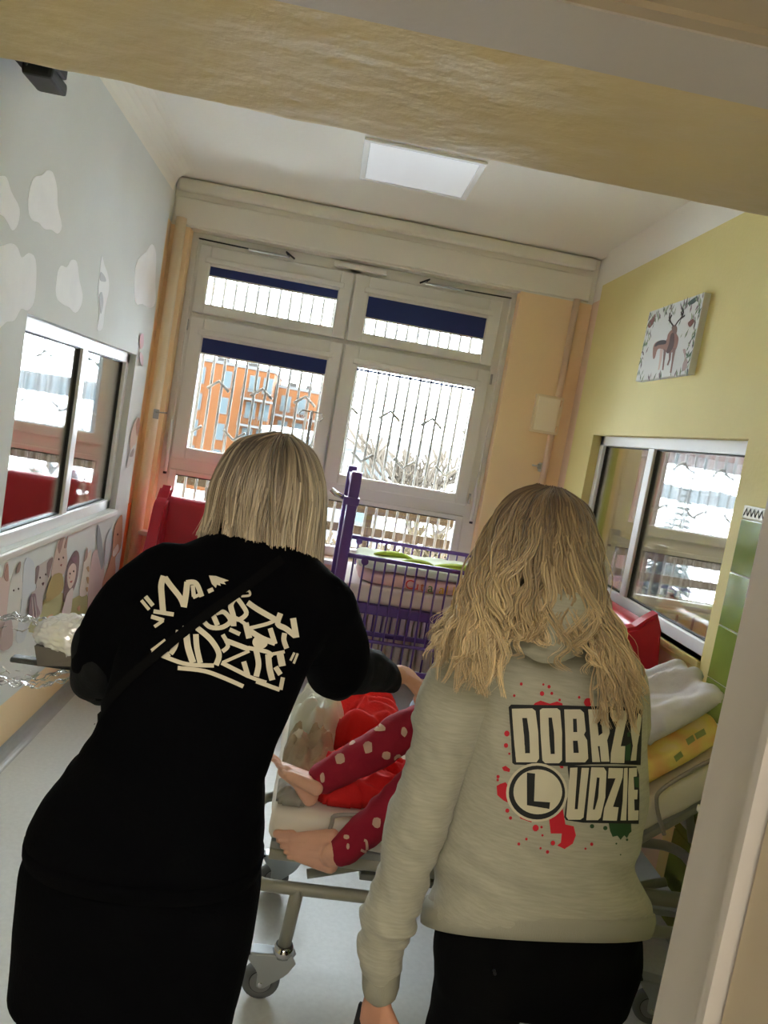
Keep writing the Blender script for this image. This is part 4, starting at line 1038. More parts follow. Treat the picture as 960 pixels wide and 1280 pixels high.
# ------------------------------------------------------------------ crumpled cloth
def heap(name, label, cat, outline, z0, h, seed, material, sx=7.0, ridge=0.6, parent=None, res=0.006, base=None):
    """crumpled cloth lying on a surface: outline in x,y; heights from ridged folds"""
    ol = [Vector((p.x, p.y)) for p in smooth_outline([(a, b, 0) for a, b in outline], 5)]
    minx = min(p.x for p in ol); maxx = max(p.x for p in ol); miny = min(p.y for p in ol); maxy = max(p.y for p in ol)
    def inside(x, y):
        c = False; j = len(ol) - 1
        for i in range(len(ol)):
            if (ol[i].y > y) != (ol[j].y > y) and x < (ol[j].x - ol[i].x) * (y - ol[i].y) / (ol[j].y - ol[i].y) + ol[i].x: c = not c
            j = i
        return c
    def edge(x, y):
        d = 9
        for i in range(len(ol)):
            a, b = ol[i - 1], ol[i]; ab = b - a; t = max(0, min(1, ((Vector((x, y)) - a).dot(ab)) / max(ab.length_squared, 1e-9)))
            d = min(d, (Vector((x, y)) - (a + ab * t)).length)
        return d
    nx = int((maxx - minx) / res) + 1; ny = int((maxy - miny) / res) + 1
    bm = bmesh.new(); g = {}
    for i in range(nx + 1):
        for j in range(ny + 1):
            x = minx + i * res; y = miny + j * res
            if not inside(x, y): continue
            e = min(edge(x, y) / 0.05, 1.0); e = math.sqrt(1 - (1 - e) ** 2)
            q = Vector((x * sx + seed, y * sx * 1.3, seed * 0.7))
            w = Vector((noise.noise(q), noise.noise(q + Vector((5, 2, 1))), 0)) * 0.5
            r1 = 1 - abs(noise.noise(q * 0.8 + w)) * 2.2; r2 = 1 - abs(noise.noise(q * 2.1 + w * 2)) * 2.0
            hh = h * e * (1 - ridge + ridge * max(0.0, 0.65 * r1 + 0.35 * r2))
            zb = base(x, y) if base else z0
            top = bm.verts.new((x, y, zb + 0.004 + hh)); bot = bm.verts.new((x, y, zb + 0.001))
            g[i, j] = (top, bot)
    for (i, j) in list(g):
        q = [(i, j), (i + 1, j), (i + 1, j + 1), (i, j + 1)]
        if all(k in g for k in q):
            bm.faces.new([g[k][0] for k in q]); bm.faces.new([g[k][1] for k in reversed(q)])
    be = [e for e in bm.edges if len(e.link_faces) == 1]
    tops = {t: b for t, b in g.values()}
    for e in be:
        a, b = e.verts
        if a in tops and b in tops:
            try: bm.faces.new((a, b, tops[b], tops[a]))
            except ValueError: pass
    bmesh.ops.delete(bm, geom=[v for v in bm.verts if not v.link_faces], context='VERTS')
    bmesh.ops.recalc_face_normals(bm, faces=bm.faces)
    for _ in range(1): bmesh.ops.smooth_vert(bm, verts=[v for v in bm.verts if v in tops], factor=0.5, use_axis_x=False, use_axis_y=False, use_axis_z=True)
    o = put(name, bm_mesh(bm, name, True), material, parent)
    if label: tag(o, label, cat)
    return o
M_REDF = mat('red_fleece', (222, 34, 36), 0.85, bump=0.15, bscale=150)
M_GREYJ = mat('pale_grey_nylon', (214, 216, 208), 0.45, bump=0.1, bscale=60)
M_GREYC = mat('grey_cotton', (150, 146, 138), 0.9, bump=0.1, bscale=80)
M_BEIGEC = mat('beige_knit', (176, 160, 138), 0.95, bump=0.25, bscale=90, var=0.15, vscale=12)
MT = 0.604
heap('grey_jacket', 'crumpled pale grey jacket at the far foot corner of the bed', 'jacket', [(-0.0 + 0.03, 2.42), (0.10, 2.34), (0.19, 2.40), (0.22, 2.55), (0.17, 2.70), (0.06, 2.68)], MT, 0.16, 3.0, M_GREYJ, 9, 0.7)
heap('red_jacket', 'bright red fleece jacket heaped on the far side of the bed', 'jacket', [(0.17, 2.42), (0.26, 2.36), (0.39, 2.40), (0.41, 2.55), (0.34, 2.68), (0.20, 2.66)], MT, 0.16, 8.2, M_REDF, 8, 0.6)
heap('beige_cardigan', 'bunched beige knit cardigan below the grey jacket on the bed', 'cardigan', [(0.03, 2.20), (0.11, 2.16), (0.18, 2.22), (0.17, 2.34), (0.09, 2.38), (0.03, 2.33)], MT, 0.13, 5.1, M_BEIGEC, 20, 0.9)
heap('red_blanket', 'rumpled red blanket under the raised leg of the child', 'blanket', [(0.10, 2.12), (0.16, 2.015), (0.30, 2.03), (0.44, 2.06), (0.50, 2.20), (0.36, 2.30), (0.20, 2.28), (0.12, 2.22)], MT, 0.09, 1.7, M_REDF, 11, 0.85)
heap('grey_cloth', 'small grey cloth at the foot edge of the bed under the bare foot', 'cloth', [(0.025, 2.0), (0.09, 1.985), (0.125, 2.03), (0.10, 2.12), (0.03, 2.14)], MT, 0.045, 11.4, M_GREYC, 16, 0.85)
# raised end: orange duvet and grey-white pillow lying on the backrest
def slab_on_back(name, label, cat, s0, s1, y0, y1, off, thick, material, seed, amp, n=5):
    bm = bmesh.new(); rings = []
    for i in range(17):
        t = i / 16; s = s0 + (s1 - s0) * t; prof = (1 - abs(2 * t - 1) ** n) ** (1.0 / n) if 0 < i < 16 else 0.25
        ring = []
        for k in range(40):
            a = 2 * PI * k / 40; c, sn = math.cos(a), math.sin(a)
            y = (y0 + y1) / 2 + (y1 - y0) / 2 * math.copysign(abs(c) ** 0.5, c) * (0.9 + 0.1 * prof)
            o = thick * 0.5 * (1 + math.copysign(abs(sn) ** 0.8, sn) * prof)
            ring.append(back_pt(s, off + o, y))
        rings.append(ring)
    loft(bm, rings); me = remesh(bm, 0.010, 4)
    a = math.radians(38); nn = Vector((-math.sin(a), 0, math.cos(a)))
    def fn(p, nr):
        if nr.dot(nn) < -0.3: return 0
        return amp * (1 - abs(noise.noise((p.x * 5 + seed, p.y * 11 + p.z * 5, p.z * 9))) * 2.5) + amp * 0.5 * noise.noise((p.x * 22, p.y * 26, p.z * 22 + seed))
    displace(me, fn)
    o = put(name, me, material); tag(o, label, cat); return o
def duvet_mat():
    m = mat('orange_duvet', (236, 190, 120), 0.85, bump=0.15, bscale=60)
    nt = m.node_tree; b = nt.nodes['Principled BSDF']
    tc = nt.nodes.new('ShaderNodeTexCoord'); n = nt.nodes.new('ShaderNodeTexNoise'); n.inputs['Scale'].default_value = 4.5; n.inputs['Detail'].default_value = 3
    mp = nt.nodes.new('ShaderNodeMapping'); mp.inputs['Scale'].default_value = (1.5, 0.8, 1.5)
    nt.links.new(tc.outputs['Object'], mp.inputs['Vector']); nt.links.new(mp.outputs['Vector'], n.inputs['Vector'])
    r = nt.nodes.new('ShaderNodeValToRGB'); e = r.color_ramp.elements
    e[0].position = 0.34; e[0].color = srgb(226, 142, 50); e[1].position = 0.66; e[1].color = srgb(240, 214, 180)
    k = e.new(0.45); k.color = srgb(238, 186, 116); k = e.new(0.55); k.color = srgb(236, 214, 120)
    nt.links.new(n.outputs['Fac'], r.inputs['Fac']); nt.links.new(r.outputs['Color'], b.inputs['Base Color'])
    return m
duvet = slab_on_back('orange_duvet', 'orange and yellow printed duvet lying on the raised end of the bed', 'duvet', 0.02, 0.585, 1.965, 2.55, 0.105, 0.095, duvet_mat(), 2.0, 0.010)
slab_on_back('grey_pillow', 'puffy grey-white pillow on top of the orange duvet', 'pillow', 0.335, 0.64, 1.995, 2.31, 0.192, 0.085, mat('grey_white_cotton', (212, 208, 214), 0.85, bump=0.1, bscale=50), 9.0, 0.020, 2.8)

# wrapped present in clear film held at the left
gift = empty('wrapped_present', (-0.50, 1.70, 1.0)); tag(gift, 'present in shiny clear film with silver foil top beside the black-clad woman', 'present')
def GL(p): return Vector(p) - Vector((-0.50, 1.70, 1.0))
B('tray', GL((-0.60, 1.69, 1.000)), GL((-0.40, 1.72, 1.012)), M_DARK, gift, 0.005)
bm = bmesh.new(); vv = [GL(p) for p in ((-0.53, 1.66, 1.012), (-0.40, 1.66, 1.03), (-0.40, 1.78, 1.03), (-0.53, 1.78, 1.012), (-0.545, 1.67, 1.052), (-0.40, 1.67, 1.05), (-0.40, 1.77, 1.05), (-0.545, 1.77, 1.052))]
v = [bm.verts.new(p) for p in vv]
for f in ((0, 3, 2, 1), (4, 5, 6, 7), (0, 1, 5, 4), (1, 2, 6, 5), (2, 3, 7, 6), (3, 0, 4, 7)): bm.faces.new([v[k] for k in f])
put('box', bm_mesh(bm, 'box'), mat('present_box', (96, 90, 84), 0.5), gift)
M_FOIL = mat('silver_foil', (240, 240, 244), 0.22, metal=0.45)
bm = bmesh.new(); ellipsoid(bm, GL((-0.465, 1.72, 1.068)), (0.10, 0.06, 0.050), None, 110)
me = bm_mesh(bm, 'foil_top', False); displace(me, lambda p, n: 0.005 * noise.noise(p * 170) + 0.004 * noise.noise(p * 80)); put('foil_top', me, M_FOIL, gift)
m = bpy.data.materials.new('clear_film'); m.use_nodes = True; nt = m.node_tree; nt.nodes.clear()
out = nt.nodes.new('ShaderNodeOutputMaterial'); mx = nt.nodes.new('ShaderNodeMixShader'); tr = nt.nodes.new('ShaderNodeBsdfTransparent'); gl = nt.nodes.new('ShaderNodeBsdfGlossy')
gl.inputs['Roughness'].default_value = 0.22; lw = nt.nodes.new('ShaderNodeFresnel'); lw.inputs['IOR'].default_value = 1.25
nt.links.new(lw.outputs['Fac'], mx.inputs['Fac']); nt.links.new(tr.outputs[0], mx.inputs[1]); nt.links.new(gl.outputs[0], mx.inputs[2]); nt.links.new(mx.outputs[0], out.inputs['Surface'])
bm = bmesh.new(); ellipsoid(bm, GL((-0.585, 1.72, 1.02)), (0.13, 0.065, 0.075), None, 90)
me = bm_mesh(bm, 'film', False); displace(me, lambda p, n: 0.012 * noise.noise(p * 30) + 0.009 * noise.noise(p * 85)); put('film', me, m, gift)
# ------------------------------------------------------------------ people
M_SKIN = mat('skin', (206, 150, 122), 0.5, bump=0.04, bscale=180, var=0.05, vscale=14)
M_SKINC = mat('skin_child', (222, 170, 146), 0.5, bump=0.03, bscale=180, var=0.06, vscale=14)
M_EYE = mat('eye_white', (232, 230, 226), 0.2)
def basis(f, n):
    f = Vector(f).normalized(); n = Vector(n); n = (n - f * n.dot(f)).normalized(); return f, n, f.cross(n)
def hand(bm, wrist, fwd, palm, L, thumb=1, curl=(0.35, 0.4, 0.45, 0.5), tcurl=0.5):
    """palm of four metacarpals, four fingers of three bones, thumb from the side; palm = direction the palm faces; thumb=+1/-1 side"""
    f, n, s = basis(fwd, palm); s = s * thumb; w = Vector(wrist); pl = 0.52 * L
    for i in range(4):
        o = (1.5 - i) * 0.115 * L
        b = w + f * 0.02 * L + s * o * 0.6; k = w + f * pl * (1 - 0.04 * abs(i - 1)) + s * o
        capsule(bm, [b, (b + k) / 2 - n * 0.01 * L, k], [0.085 * L, 0.085 * L, 0.062 * L], 10)
        ln = L * (0.46, 0.50, 0.46, 0.36)[i]; r = L * (0.05, 0.052, 0.05, 0.043)[i]
        d = f.copy(); p = k; pts = [k - f * 0.03 * L]; rad = [r]
        for j, fr in enumerate((0.45, 0.31, 0.24)):
            a = curl[i] * (0.8, 1.1, 0.8)[j]
            d = (d * math.cos(a) + n * math.sin(a)).normalized()
            n2 = n
            p = p + d * ln * fr; pts.append(p); rad.append(r * (0.97, 0.9, 0.74)[j])
            # turn the bending plane with the finger
            nn = (n2 * math.cos(a) - f * math.sin(a)); 
        capsule(bm, pts, rad, 10)
    b = w + f * 0.10 * L + s * 0.14 * L
    d = (f * 0.75 + s * 0.62 + n * 0.25).normalized(); p1 = b + d * 0.24 * L
    d2 = (d * math.cos(tcurl) + (f * 0.6 - s * 0.4 + n * 0.5).normalized() * math.sin(tcurl)).normalized(); p2 = p1 + d2 * 0.18 * L
    p3 = p2 + (d2 * 0.8 + f * 0.3).normalized() * 0.13 * L
    capsule(bm, [b, p1, p2, p3], [0.085 * L, 0.068 * L, 0.058 * L, 0.046 * L], 10)
def foot(bm, ankle, fwd, up, L, side=1):
    """bare foot: heel, instep, ball, five toes; fwd = heel to toes, up = away from the sole; side=+1 big toe towards f x up"""
    f, u, s = basis(fwd, up); s = s * side; a = Vector(ankle); base = a - u * 0.24 * L
    heel = base - f * 0.16 * L
    capsule(bm, [a + u * 0.05 * L, a - u * 0.08 * L - f * 0.02 * L, heel + u * 0.02 * L], [0.15 * L, 0.155 * L, 0.135 * L], 14)
    capsule(bm, [heel, base + f * 0.2 * L + u * 0.06 * L, base + f * 0.50 * L - u * 0.02 * L], [0.13 * L, 0.14 * L, 0.11 * L], 14)
    for k, o in enumerate((0.11, 0.03, -0.05, -0.12)):
        capsule(bm, [a - u * 0.06 * L + s * o * 0.3, base + f * (0.52 - 0.03 * k) * L + s * o * L + u * 0.0 * L], [0.12 * L, 0.085 * L], 12)
    for k in range(5):
        o = (0.170, 0.078, 0.0, -0.075, -0.145)[k]; r = (0.064, 0.042, 0.039, 0.037, 0.035)[k] * L; ln = (0.22, 0.21, 0.18, 0.15, 0.12)[k] * L
        b = base + f * (0.55 - 0.025 * k) * L + s * o * L - u * 0.02 * L
        capsule(bm, [b, b + f * ln * 0.55 + u * 0.012 * L, b + f * ln - u * 0.012 * L], [r, r * 0.92, r * 0.95], 12)
def head(bm, c, fwd, up, h):
    """head centred at c, h = chin to crown"""
    f, u, s = basis(fwd, up); m3 = Matrix((s, f, u)).transposed(); c = Vector(c)
    def P(x, y, z): return c + s * x * h + f * y * h + u * z * h
    ellipsoid(bm, P(0, -0.06, 0.12), (0.335 * h, 0.42 * h, 0.38 * h), m3, 24)
    ellipsoid(bm, P(0, 0.10, -0.12), (0.27 * h, 0.28 * h, 0.36 * h), m3, 20)
    ellipsoid(bm, P(0, 0.22, -0.40), (0.13 * h, 0.11 * h, 0.09 * h), m3, 14)
    capsule(bm, [P(0, 0.36, 0.02), P(0, 0.43, -0.10), P(0, 0.45, -0.16)], [0.035 * h, 0.045 * h, 0.055 * h], 10)
    for sx in (-1, 1):
        ellipsoid(bm, P(sx * 0.06, 0.40, -0.175), (0.04 * h, 0.04 * h, 0.03 * h), m3, 10)
        ellipsoid(bm, P(sx * 0.34, -0.02, -0.05), (0.035 * h, 0.075 * h, 0.13 * h), m3, 12)
        ellipsoid(bm, P(sx * 0.16, 0.30, -0.08), (0.09 * h, 0.07 * h, 0.08 * h), m3, 12)
        ellipsoid(bm, P(sx * 0.13, 0.335, 0.10), (0.10 * h, 0.05 * h, 0.03 * h), m3, 12)
    ellipsoid(bm, P(0, 0.365, -0.255), (0.10 * h, 0.04 * h, 0.025 * h), m3, 12)
    ellipsoid(bm, P(0, 0.355, -0.295), (0.085 * h, 0.04 * h, 0.028 * h), m3, 12)
    return P
def eyes(P, h, parent):
    for sx in (-1, 1):
        bm = bmesh.new(); ellipsoid(bm, P(sx * 0.13, 0.325, 0.02), (0.05 * h,) * 3, None, 14)
        e = put('eye', bm_mesh(bm, 'eye'), M_EYE, parent)
        bm = bmesh.new(); ellipsoid(bm, P(sx * 0.13, 0.365, 0.02), (0.022 * h,) * 3, None, 10); put('iris', bm_mesh(bm, 'iris'), mat('iris', (74, 84, 88), 0.2), e)
def torso_rings(spec, grow=0.0, zmin=-9, zmax=9, p=2.4):
    return [hring(cx, cy, z, hx + grow, hy + grow, 32, p) for z, cx, cy, hx, hy in spec if zmin <= z <= zmax]
def smooth_spec(spec, n=24):
    """resample ring table"""
    a = spline([(s[0], s[1], s[2]) for s in spec], n); b = spline([(s[3], s[4], 0) for s in spec], n)
    return [(p.x, p.y, p.z, max(q.x, .01), max(q.y, .01)) for p, q in zip(a, b)]

# prints laid on a garment surface
def bvh_of(me):
    return BVHTree.FromPolygons([v.co.copy() for v in me.vertices], [tuple(p.vertices) for p in me.polygons])
def lay_print(bvh, polys, lift, step=5.0):
    """polys: outlines in photo pixels; every vertex is dropped on the garment and lifted off along its normal"""
    verts, faces = [], []
    for poly in polys:
        pts = []
        for i in range(len(poly)):
            a = Vector(poly[i]); b = Vector(poly[(i + 1) % len(poly)]); k = max(1, int((b - a).length / (step * 0.7)))
            for q in range(k): pts.append(a.lerp(b, q / k))
        xs = [p.x for p in pts]; ys = [p.y for p in pts]
        def ins(x, y):
            c = False; j = len(pts) - 1
            for i in range(len(pts)):
                if (pts[i].y > y) != (pts[j].y > y) and x < (pts[j].x - pts[i].x) * (y - pts[i].y) / (pts[j].y - pts[i].y) + pts[i].x: c = not c
                j = i
            return c
        grid = []
        x = min(xs) + step / 2
        while x < max(xs):
            y = min(ys) + step / 2
            while y < max(ys):
                if ins(x, y): grid.append(Vector((x, y)))
                y += step
            x += step
        res = delaunay_2d_cdt([Vector((p.x, p.y)) for p in pts] + grid, [], [list(range(len(pts)))], 1, 1e-4)
        vo, fo = res[0], res[2]; mp = {}
        for i, p in enumerate(vo):
            d = ray(p.x, p.y).normalized(); hit = bvh.ray_cast(EYE, d)
            if hit[0] is None: continue
            nrm = hit[1]
            if nrm.dot(d) > 0: nrm = -nrm
            mp[i] = len(verts); verts.append(hit[0] + nrm * lift)
        for f in fo:
            if all(k in mp for k in f):
                t = [mp[k] for k in f]
                if max((verts[t[i]] - verts[t[i - 1]]).length for i in range(len(t))) < 0.06: faces.append(t)
    me = mesh_from('print', verts, faces, True)
    return me
def circle_px(cx, cy, r, n=18): return [(cx + r * math.cos(2 * PI * k / n), cy + r * math.sin(2 * PI * k / n)) for k in range(n)]
def stroke_px(pts, hw, chisel=0.6):
    pts = [Vector(p).to_2d() for p in pts]
    if len(pts) > 2: pts = [v.to_2d() for v in spline([(p.x, p.y, 0) for p in pts], 4 * len(pts))]
    Lf, Rt = [], []
    for i, p in enumerate(pts):
        d = (pts[min(i + 1, len(pts) - 1)] - pts[max(i - 1, 0)]).normalized(); n = Vector((-d.y, d.x)); w = hw
        Lf.append(p + n * w); Rt.append(p - n * w)
    return [tuple(p) for p in Lf] + [tuple(p) for p in reversed(Rt)]

# ---- hair made of many strands
def hair_mat(name):
    m = bpy.data.materials.new(name); m.use_nodes = True; nt = m.node_tree; b = nt.nodes['Principled BSDF']
    at = nt.nodes.new('ShaderNodeAttribute'); at.attribute_name = 'strand'
    nt.links.new(at.outputs['Color'], b.inputs['Base Color']); b.inputs['Roughness'].default_value = 0.42; b.inputs['Specular IOR Level'].default_value = 0.6
    b.inputs['Sheen Weight'].default_value = 0.2
    return m
def strands_mesh(name, strands, r, nside=3):
    """strands: list of (points, root colour, tip colour)"""
    V, F, Cc = [], [], []
    for pts, c0, c1, rs in strands:
        fr = frames(pts); n = len(pts); base = len(V)
        for i, (p, u, w, t) in enumerate(fr):
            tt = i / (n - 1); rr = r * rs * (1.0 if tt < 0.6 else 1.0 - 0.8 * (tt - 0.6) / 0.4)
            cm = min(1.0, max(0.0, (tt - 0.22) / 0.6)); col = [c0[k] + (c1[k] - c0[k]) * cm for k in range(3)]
            for k in range(nside):
                a = 2 * PI * k / nside; V.append(p + (u * math.cos(a) + w * math.sin(a)) * rr); Cc.append(col)
        for i in range(n - 1):
            for k in range(nside):
                a = base + i * nside + k; b = base + i * nside + (k + 1) % nside
                F.append((a, b, b + nside, a + nside))
    me = mesh_from(name, V, F, True)
    ca = me.color_attributes.new('strand', 'FLOAT_COLOR', 'POINT')
    flat = []
    for c in Cc: flat += [c[0], c[1], c[2], 1.0]
    ca.data.foreach_set('color', flat)
    return me
def hair_cap(c, radii, m3, material, parent, cut, n=30):
    bm = bmesh.new(); ellipsoid(bm, c, radii, m3, n)
    me = bm_mesh(bm, 'hair_base', True)
    ca = me.color_attributes.new('strand', 'FLOAT_COLOR', 'POINT'); flat = []
    for v in me.vertices: flat += list(cut) + [1.0]
    ca.data.foreach_set('color', flat)
    return put('hair_base', me, material, parent)

# =================================================================== woman in the grey hoodie
M_HOODIE = mat('grey_marl', (172, 170, 152), 0.95, bump=0.25, bscale=260, var=0.10, vscale=34, stretch=(0.7, 1.5, 7.0), sheen=0.2)
M_RIB = mat('grey_marl_rib', (162, 160, 144), 0.95, bump=0.3, bscale=200, stretch=(6, 6, 0.4))
M_BLACKT = mat('black_trousers', (0.0022, 0.0024, 0.0027, 1), 0.9, spec=0.08, bump=0.1, bscale=200)
M_SHOE = mat('dark_shoe', (34, 34, 38), 0.5)
M_SOLE = mat('shoe_sole', (210, 208, 202), 0.6)
def shoe(ankle, fwd, parent, L=0.25):
    f = Vector((fwd[0], fwd[1], 0)).normalized(); s = Vector((f.y, -f.x, 0)); a = Vector((ankle[0], ankle[1], 0)); up = Vector((0, 0, 1))
    bm = bmesh.new()
    capsule(bm, [a - f * 0.02 + up * 0.12, a - f * 0.025 + up * 0.06], [0.045, 0.042], 14)
    capsule(bm, [a - f * 0.04 + up * 0.052, a + f * 0.07 + up * 0.05, a + f * 0.16 + up * 0.04], [0.036, 0.040, 0.032], 14)
    for o in (-0.014, 0.014): capsule(bm, [a - f * 0.03 + up * 0.05 + s * o * 0.6, a + f * 0.155 + up * 0.038 + s * o], [0.032, 0.030], 12)
    sh = put('shoe', remesh(bm, 0.008, 4), M_SHOE, parent)
    bm = bmesh.new(); out = smooth_outline([a - f * 0.078 + s * 0.0, a - f * 0.05 + s * 0.032, a + f * 0.06 + s * 0.036, a + f * 0.14 + s * 0.045, a + f * 0.192 + s * 0.02, a + f * 0.192 - s * 0.02, a + f * 0.14 - s * 0.045, a + f * 0.06 - s * 0.036, a - f * 0.05 - s * 0.032], 3)
    bm.free(); bm = poly_plate(out, (0, 0, 1), 0.022); put('sole', bm_mesh(bm, 'sole'), M_SOLE, sh)

w2 = empty('person', (0.6, 1.45, 0)); tag(w2, 'person in a grey printed hoodie with long wavy fair hair, standing with back turned', 'person')
def rel(o, root): o.location = -Vector(root.location); return o
W2T = [(0.690, 0.578, 1.450, 0.224, 0.150), (0.715, 0.578, 1.450, 0.226, 0.152), (0.735, 0.578, 1.450, 0.221, 0.152), (0.80, 0.568, 1.450, 0.208, 0.148), (0.88, 0.556, 1.450, 0.195, 0.140), (0.98, 0.555, 1.450, 0.190, 0.132),
       (1.08, 0.548, 1.450, 0.182, 0.128), (1.16, 0.538, 1.450, 0.176, 0.124), (1.215, 0.520, 1.450, 0.178, 0.118), (1.255, 0.505, 1.455, 0.172, 0.105), (1.29, 0.495, 1.460, 0.142, 0.092), (1.325, 0.485, 1.465, 0.092, 0.080), (1.355, 0.478, 1.47, 0.066, 0.068)]
larm = [(0.372, 1.450, 1.225), (0.335, 1.445, 1.15), (0.314, 1.440, 1.00), (0.298, 1.440, 0.86), (0.288, 1.440, 0.75), (0.274, 1.438, 0.64), (0.276, 1.438, 0.60)]
larm_r = [0.072, 0.072, 0.062, 0.059, 0.055, 0.050, 0.046]
rarm = [(0.640, 1.455, 1.215), (0.688, 1.50, 1.12), (0.705, 1.58, 1.00), (0.675, 1.70, 0.97), (0.63, 1.82, 0.99)]
rarm_r = [0.070, 0.066, 0.058, 0.050, 0.044]
sp2 = smooth_spec(W2T, 36)
bm = bmesh.new(); loft(bm, torso_rings(sp2)); ellipsoid(bm, (0.375, 1.455, 1.225), (0.055, 0.08, 0.055)); ellipsoid(bm, (0.640, 1.455, 1.215), (0.05, 0.08, 0.05))
hme = remesh(bm, 0.008, 5)
bm = bmesh.new(); capsule(bm, spline(larm, 16), [v.x for v in spline([(r, 0, 0) for r in larm_r], 16)], 16)
lsl = remesh(bm, 0.007, 4)
bm = bmesh.new(); capsule(bm, spline(rarm, 14), [v.x for v in spline([(r, 0, 0) for r in rarm_r], 14)], 16); rsl = remesh(bm, 0.007, 4)
def hoodie_folds(p, n):
    d = 0.0
    # sleeve rings
    if p.x < 0.36 and p.z < 1.1:
        d += 0.010 * noise.noise((p.x * 9, p.y * 9, p.z * 17)) + 0.006 * noise.noise((p.x * 16, p.y * 16, p.z * 40 + p.x * 30))
        if p.z < 0.72: d += 0.014 * max(0, noise.noise((p.x * 14, p.y * 10, p.z * 45)))
    else:
        k = max(0.0, 1 - abs(p.z - 0.83) / 0.18)
        d += 0.014 * k * noise.noise((p.x * 5, p.y * 5, p.z * 20 + p.x * 8)) + 0.009 * noise.noise((p.x * 6 + 3, p.y * 6, p.z * 8))
        k2 = max(0.0, 1 - abs(p.x - 0.40) / 0.10) * max(0.0, 1 - abs(p.z - 1.08) / 0.2)
        d += 0.014 * k2 * noise.noise((p.x * 26 + p.z * 12, 0, 2))
    return d
for m_ in (hme, lsl, rsl): displace(m_, hoodie_folds)
def tilt_hem(me_):
    """the hem rides up over the back and towards her right hip"""
    for v in me_.vertices:
        w = min(1.0, max(0.0, (0.92 - v.co.z) / 0.2)); v.co.z += w * ((v.co.x - 0.578) * 0.085 + (1.45 - v.co.y) * 0.52)
    me_.update()
tilt_hem(hme)
hoodie = rel(put('hoodie', hme, M_HOODIE, w2), w2)
b2h = bvh_of(hme)
put('sleeve', lsl, M_HOODIE, hoodie); put('sleeve', rsl, M_HOODIE, hoodie)
# hem rib and cuffs
bm = bmesh.new(); loft(bm, [hring(0.578, 1.45, z, 0.2245 + g, 0.1505 + g, 40, 2.4) for z, g in ((0.683, -0.006), (0.686, 0.003), (0.70, 0.0055), (0.722, 0.0055), (0.738, 0.002))])
hr = bm_mesh(bm, 'hem_rib', True); tilt_hem(hr); put('hem_rib', hr, M_RIB, hoodie)
bm = bmesh.new(); capsule(bm, [(0.276, 1.438, 0.615), (0.281, 1.438, 0.575), (0.286, 1.438, 0.535)], [0.043, 0.0395, 0.038], 18); put('cuff', bm_mesh(bm, 'cuff', True), M_RIB, hoodie)
bm = bmesh.new(); capsule(bm, [(0.645, 1.79, 0.985), (0.62, 1.85, 0.993)], [0.040, 0.036], 16); put('cuff', bm_mesh(bm, 'cuff', True), M_RIB, hoodie)
# hood lying on the back: collar around the neck and a hanging fold
bm = bmesh.new()
coll = [(0.545, 1.53, 1.335), (0.560, 1.46, 1.35), (0.530, 1.385, 1.365), (0.465, 1.352, 1.37), (0.395, 1.385, 1.355), (0.375, 1.46, 1.335), (0.395, 1.53, 1.325)]
capsule(bm, spline(coll, 24), [0.026 + 0.010 * math.sin(PI * k / 23) for k in range(24)], 12)
hang = [(0.385, 1.395, 1.335), (0.405, 1.352, 1.310), (0.455, 1.330, 1.303), (0.500, 1.340, 1.322), (0.53, 1.385, 1.345)]
capsule(bm, spline(hang, 20), [0.014 + 0.018 * math.sin(PI * k / 19) for k in range(20)], 12)
capsule(bm, spline([(0.39, 1.39, 1.345), (0.43, 1.345, 1.34), (0.49, 1.342, 1.345), (0.535, 1.385, 1.36)], 14), [0.022 + 0.012 * math.sin(PI * k / 13) for k in range(14)], 12)
me = remesh(bm, 0.006, 3); displace(me, lambda p, n: 0.004 * noise.noise(p * 20) + 0.004 * noise.noise((p.x * 34, p.y * 10, p.z * 46)))
put('hood', me, M_HOODIE, hoodie)
# body
bm = bmesh.new()
loft(bm, torso_rings(sp2, -0.022, 0.86))
loft(bm, [hring(0.575, 1.45, z, hx, hy, 28, 2.3) for z, hx, hy in ((0.62, 0.16, 0.10), (0.70, 0.175, 0.11), (0.78, 0.165, 0.108), (0.90, 0.145, 0.10))])
capsule(bm, spline(larm + [(0.284, 1.438, 0.53)], 16), [max(r - 0.02, 0.026) for r in [v.x for v in spline([(r, 0, 0) for r in larm_r + [0.046]], 16)]], 14)
capsule(bm, spline(rarm, 12), [r - 0.016 for r in [v.x for v in spline([(r, 0, 0) for r in rarm_r], 12)]], 14)
capsule(bm, [(0.478, 1.465, 1.30), (0.468, 1.472, 1.37)], [0.055, 0.052], 16)
for lx, kx, ax in ((0.500, 0.490, 0.480), (0.685, 0.705, 0.72)):
    capsule(bm, [(lx, 1.45, 0.70), (kx, 1.46, 0.42), (ax, 1.46, 0.10)], [0.085, 0.056, 0.036], 16)
    foot(bm, (ax, 1.455, 0.085), (0, 1, 0), (0, 0, 1), 0.22, 1 if lx > 0.55 else -1)
hand(bm, (0.286, 1.436, 0.515), (0.03, 0.05, -1), (0.75, 0.65, 0.0), 0.165, 1, (0.30, 0.34, 0.40, 0.45))
hand(bm, (0.615, 1.865, 0.993), (-0.25, 0.95, -0.1), (0.2, 0.1, -1), 0.165, -1)
P2 = head(bm, (0.458, 1.485, 1.445), (-0.10, 1, -0.14), (-0.10, 0.12, 1), 0.215)
body2 = rel(put('body', remesh(bm, 0.005, 3), M_SKIN, w2), w2); eyes(P2, 0.215, body2)
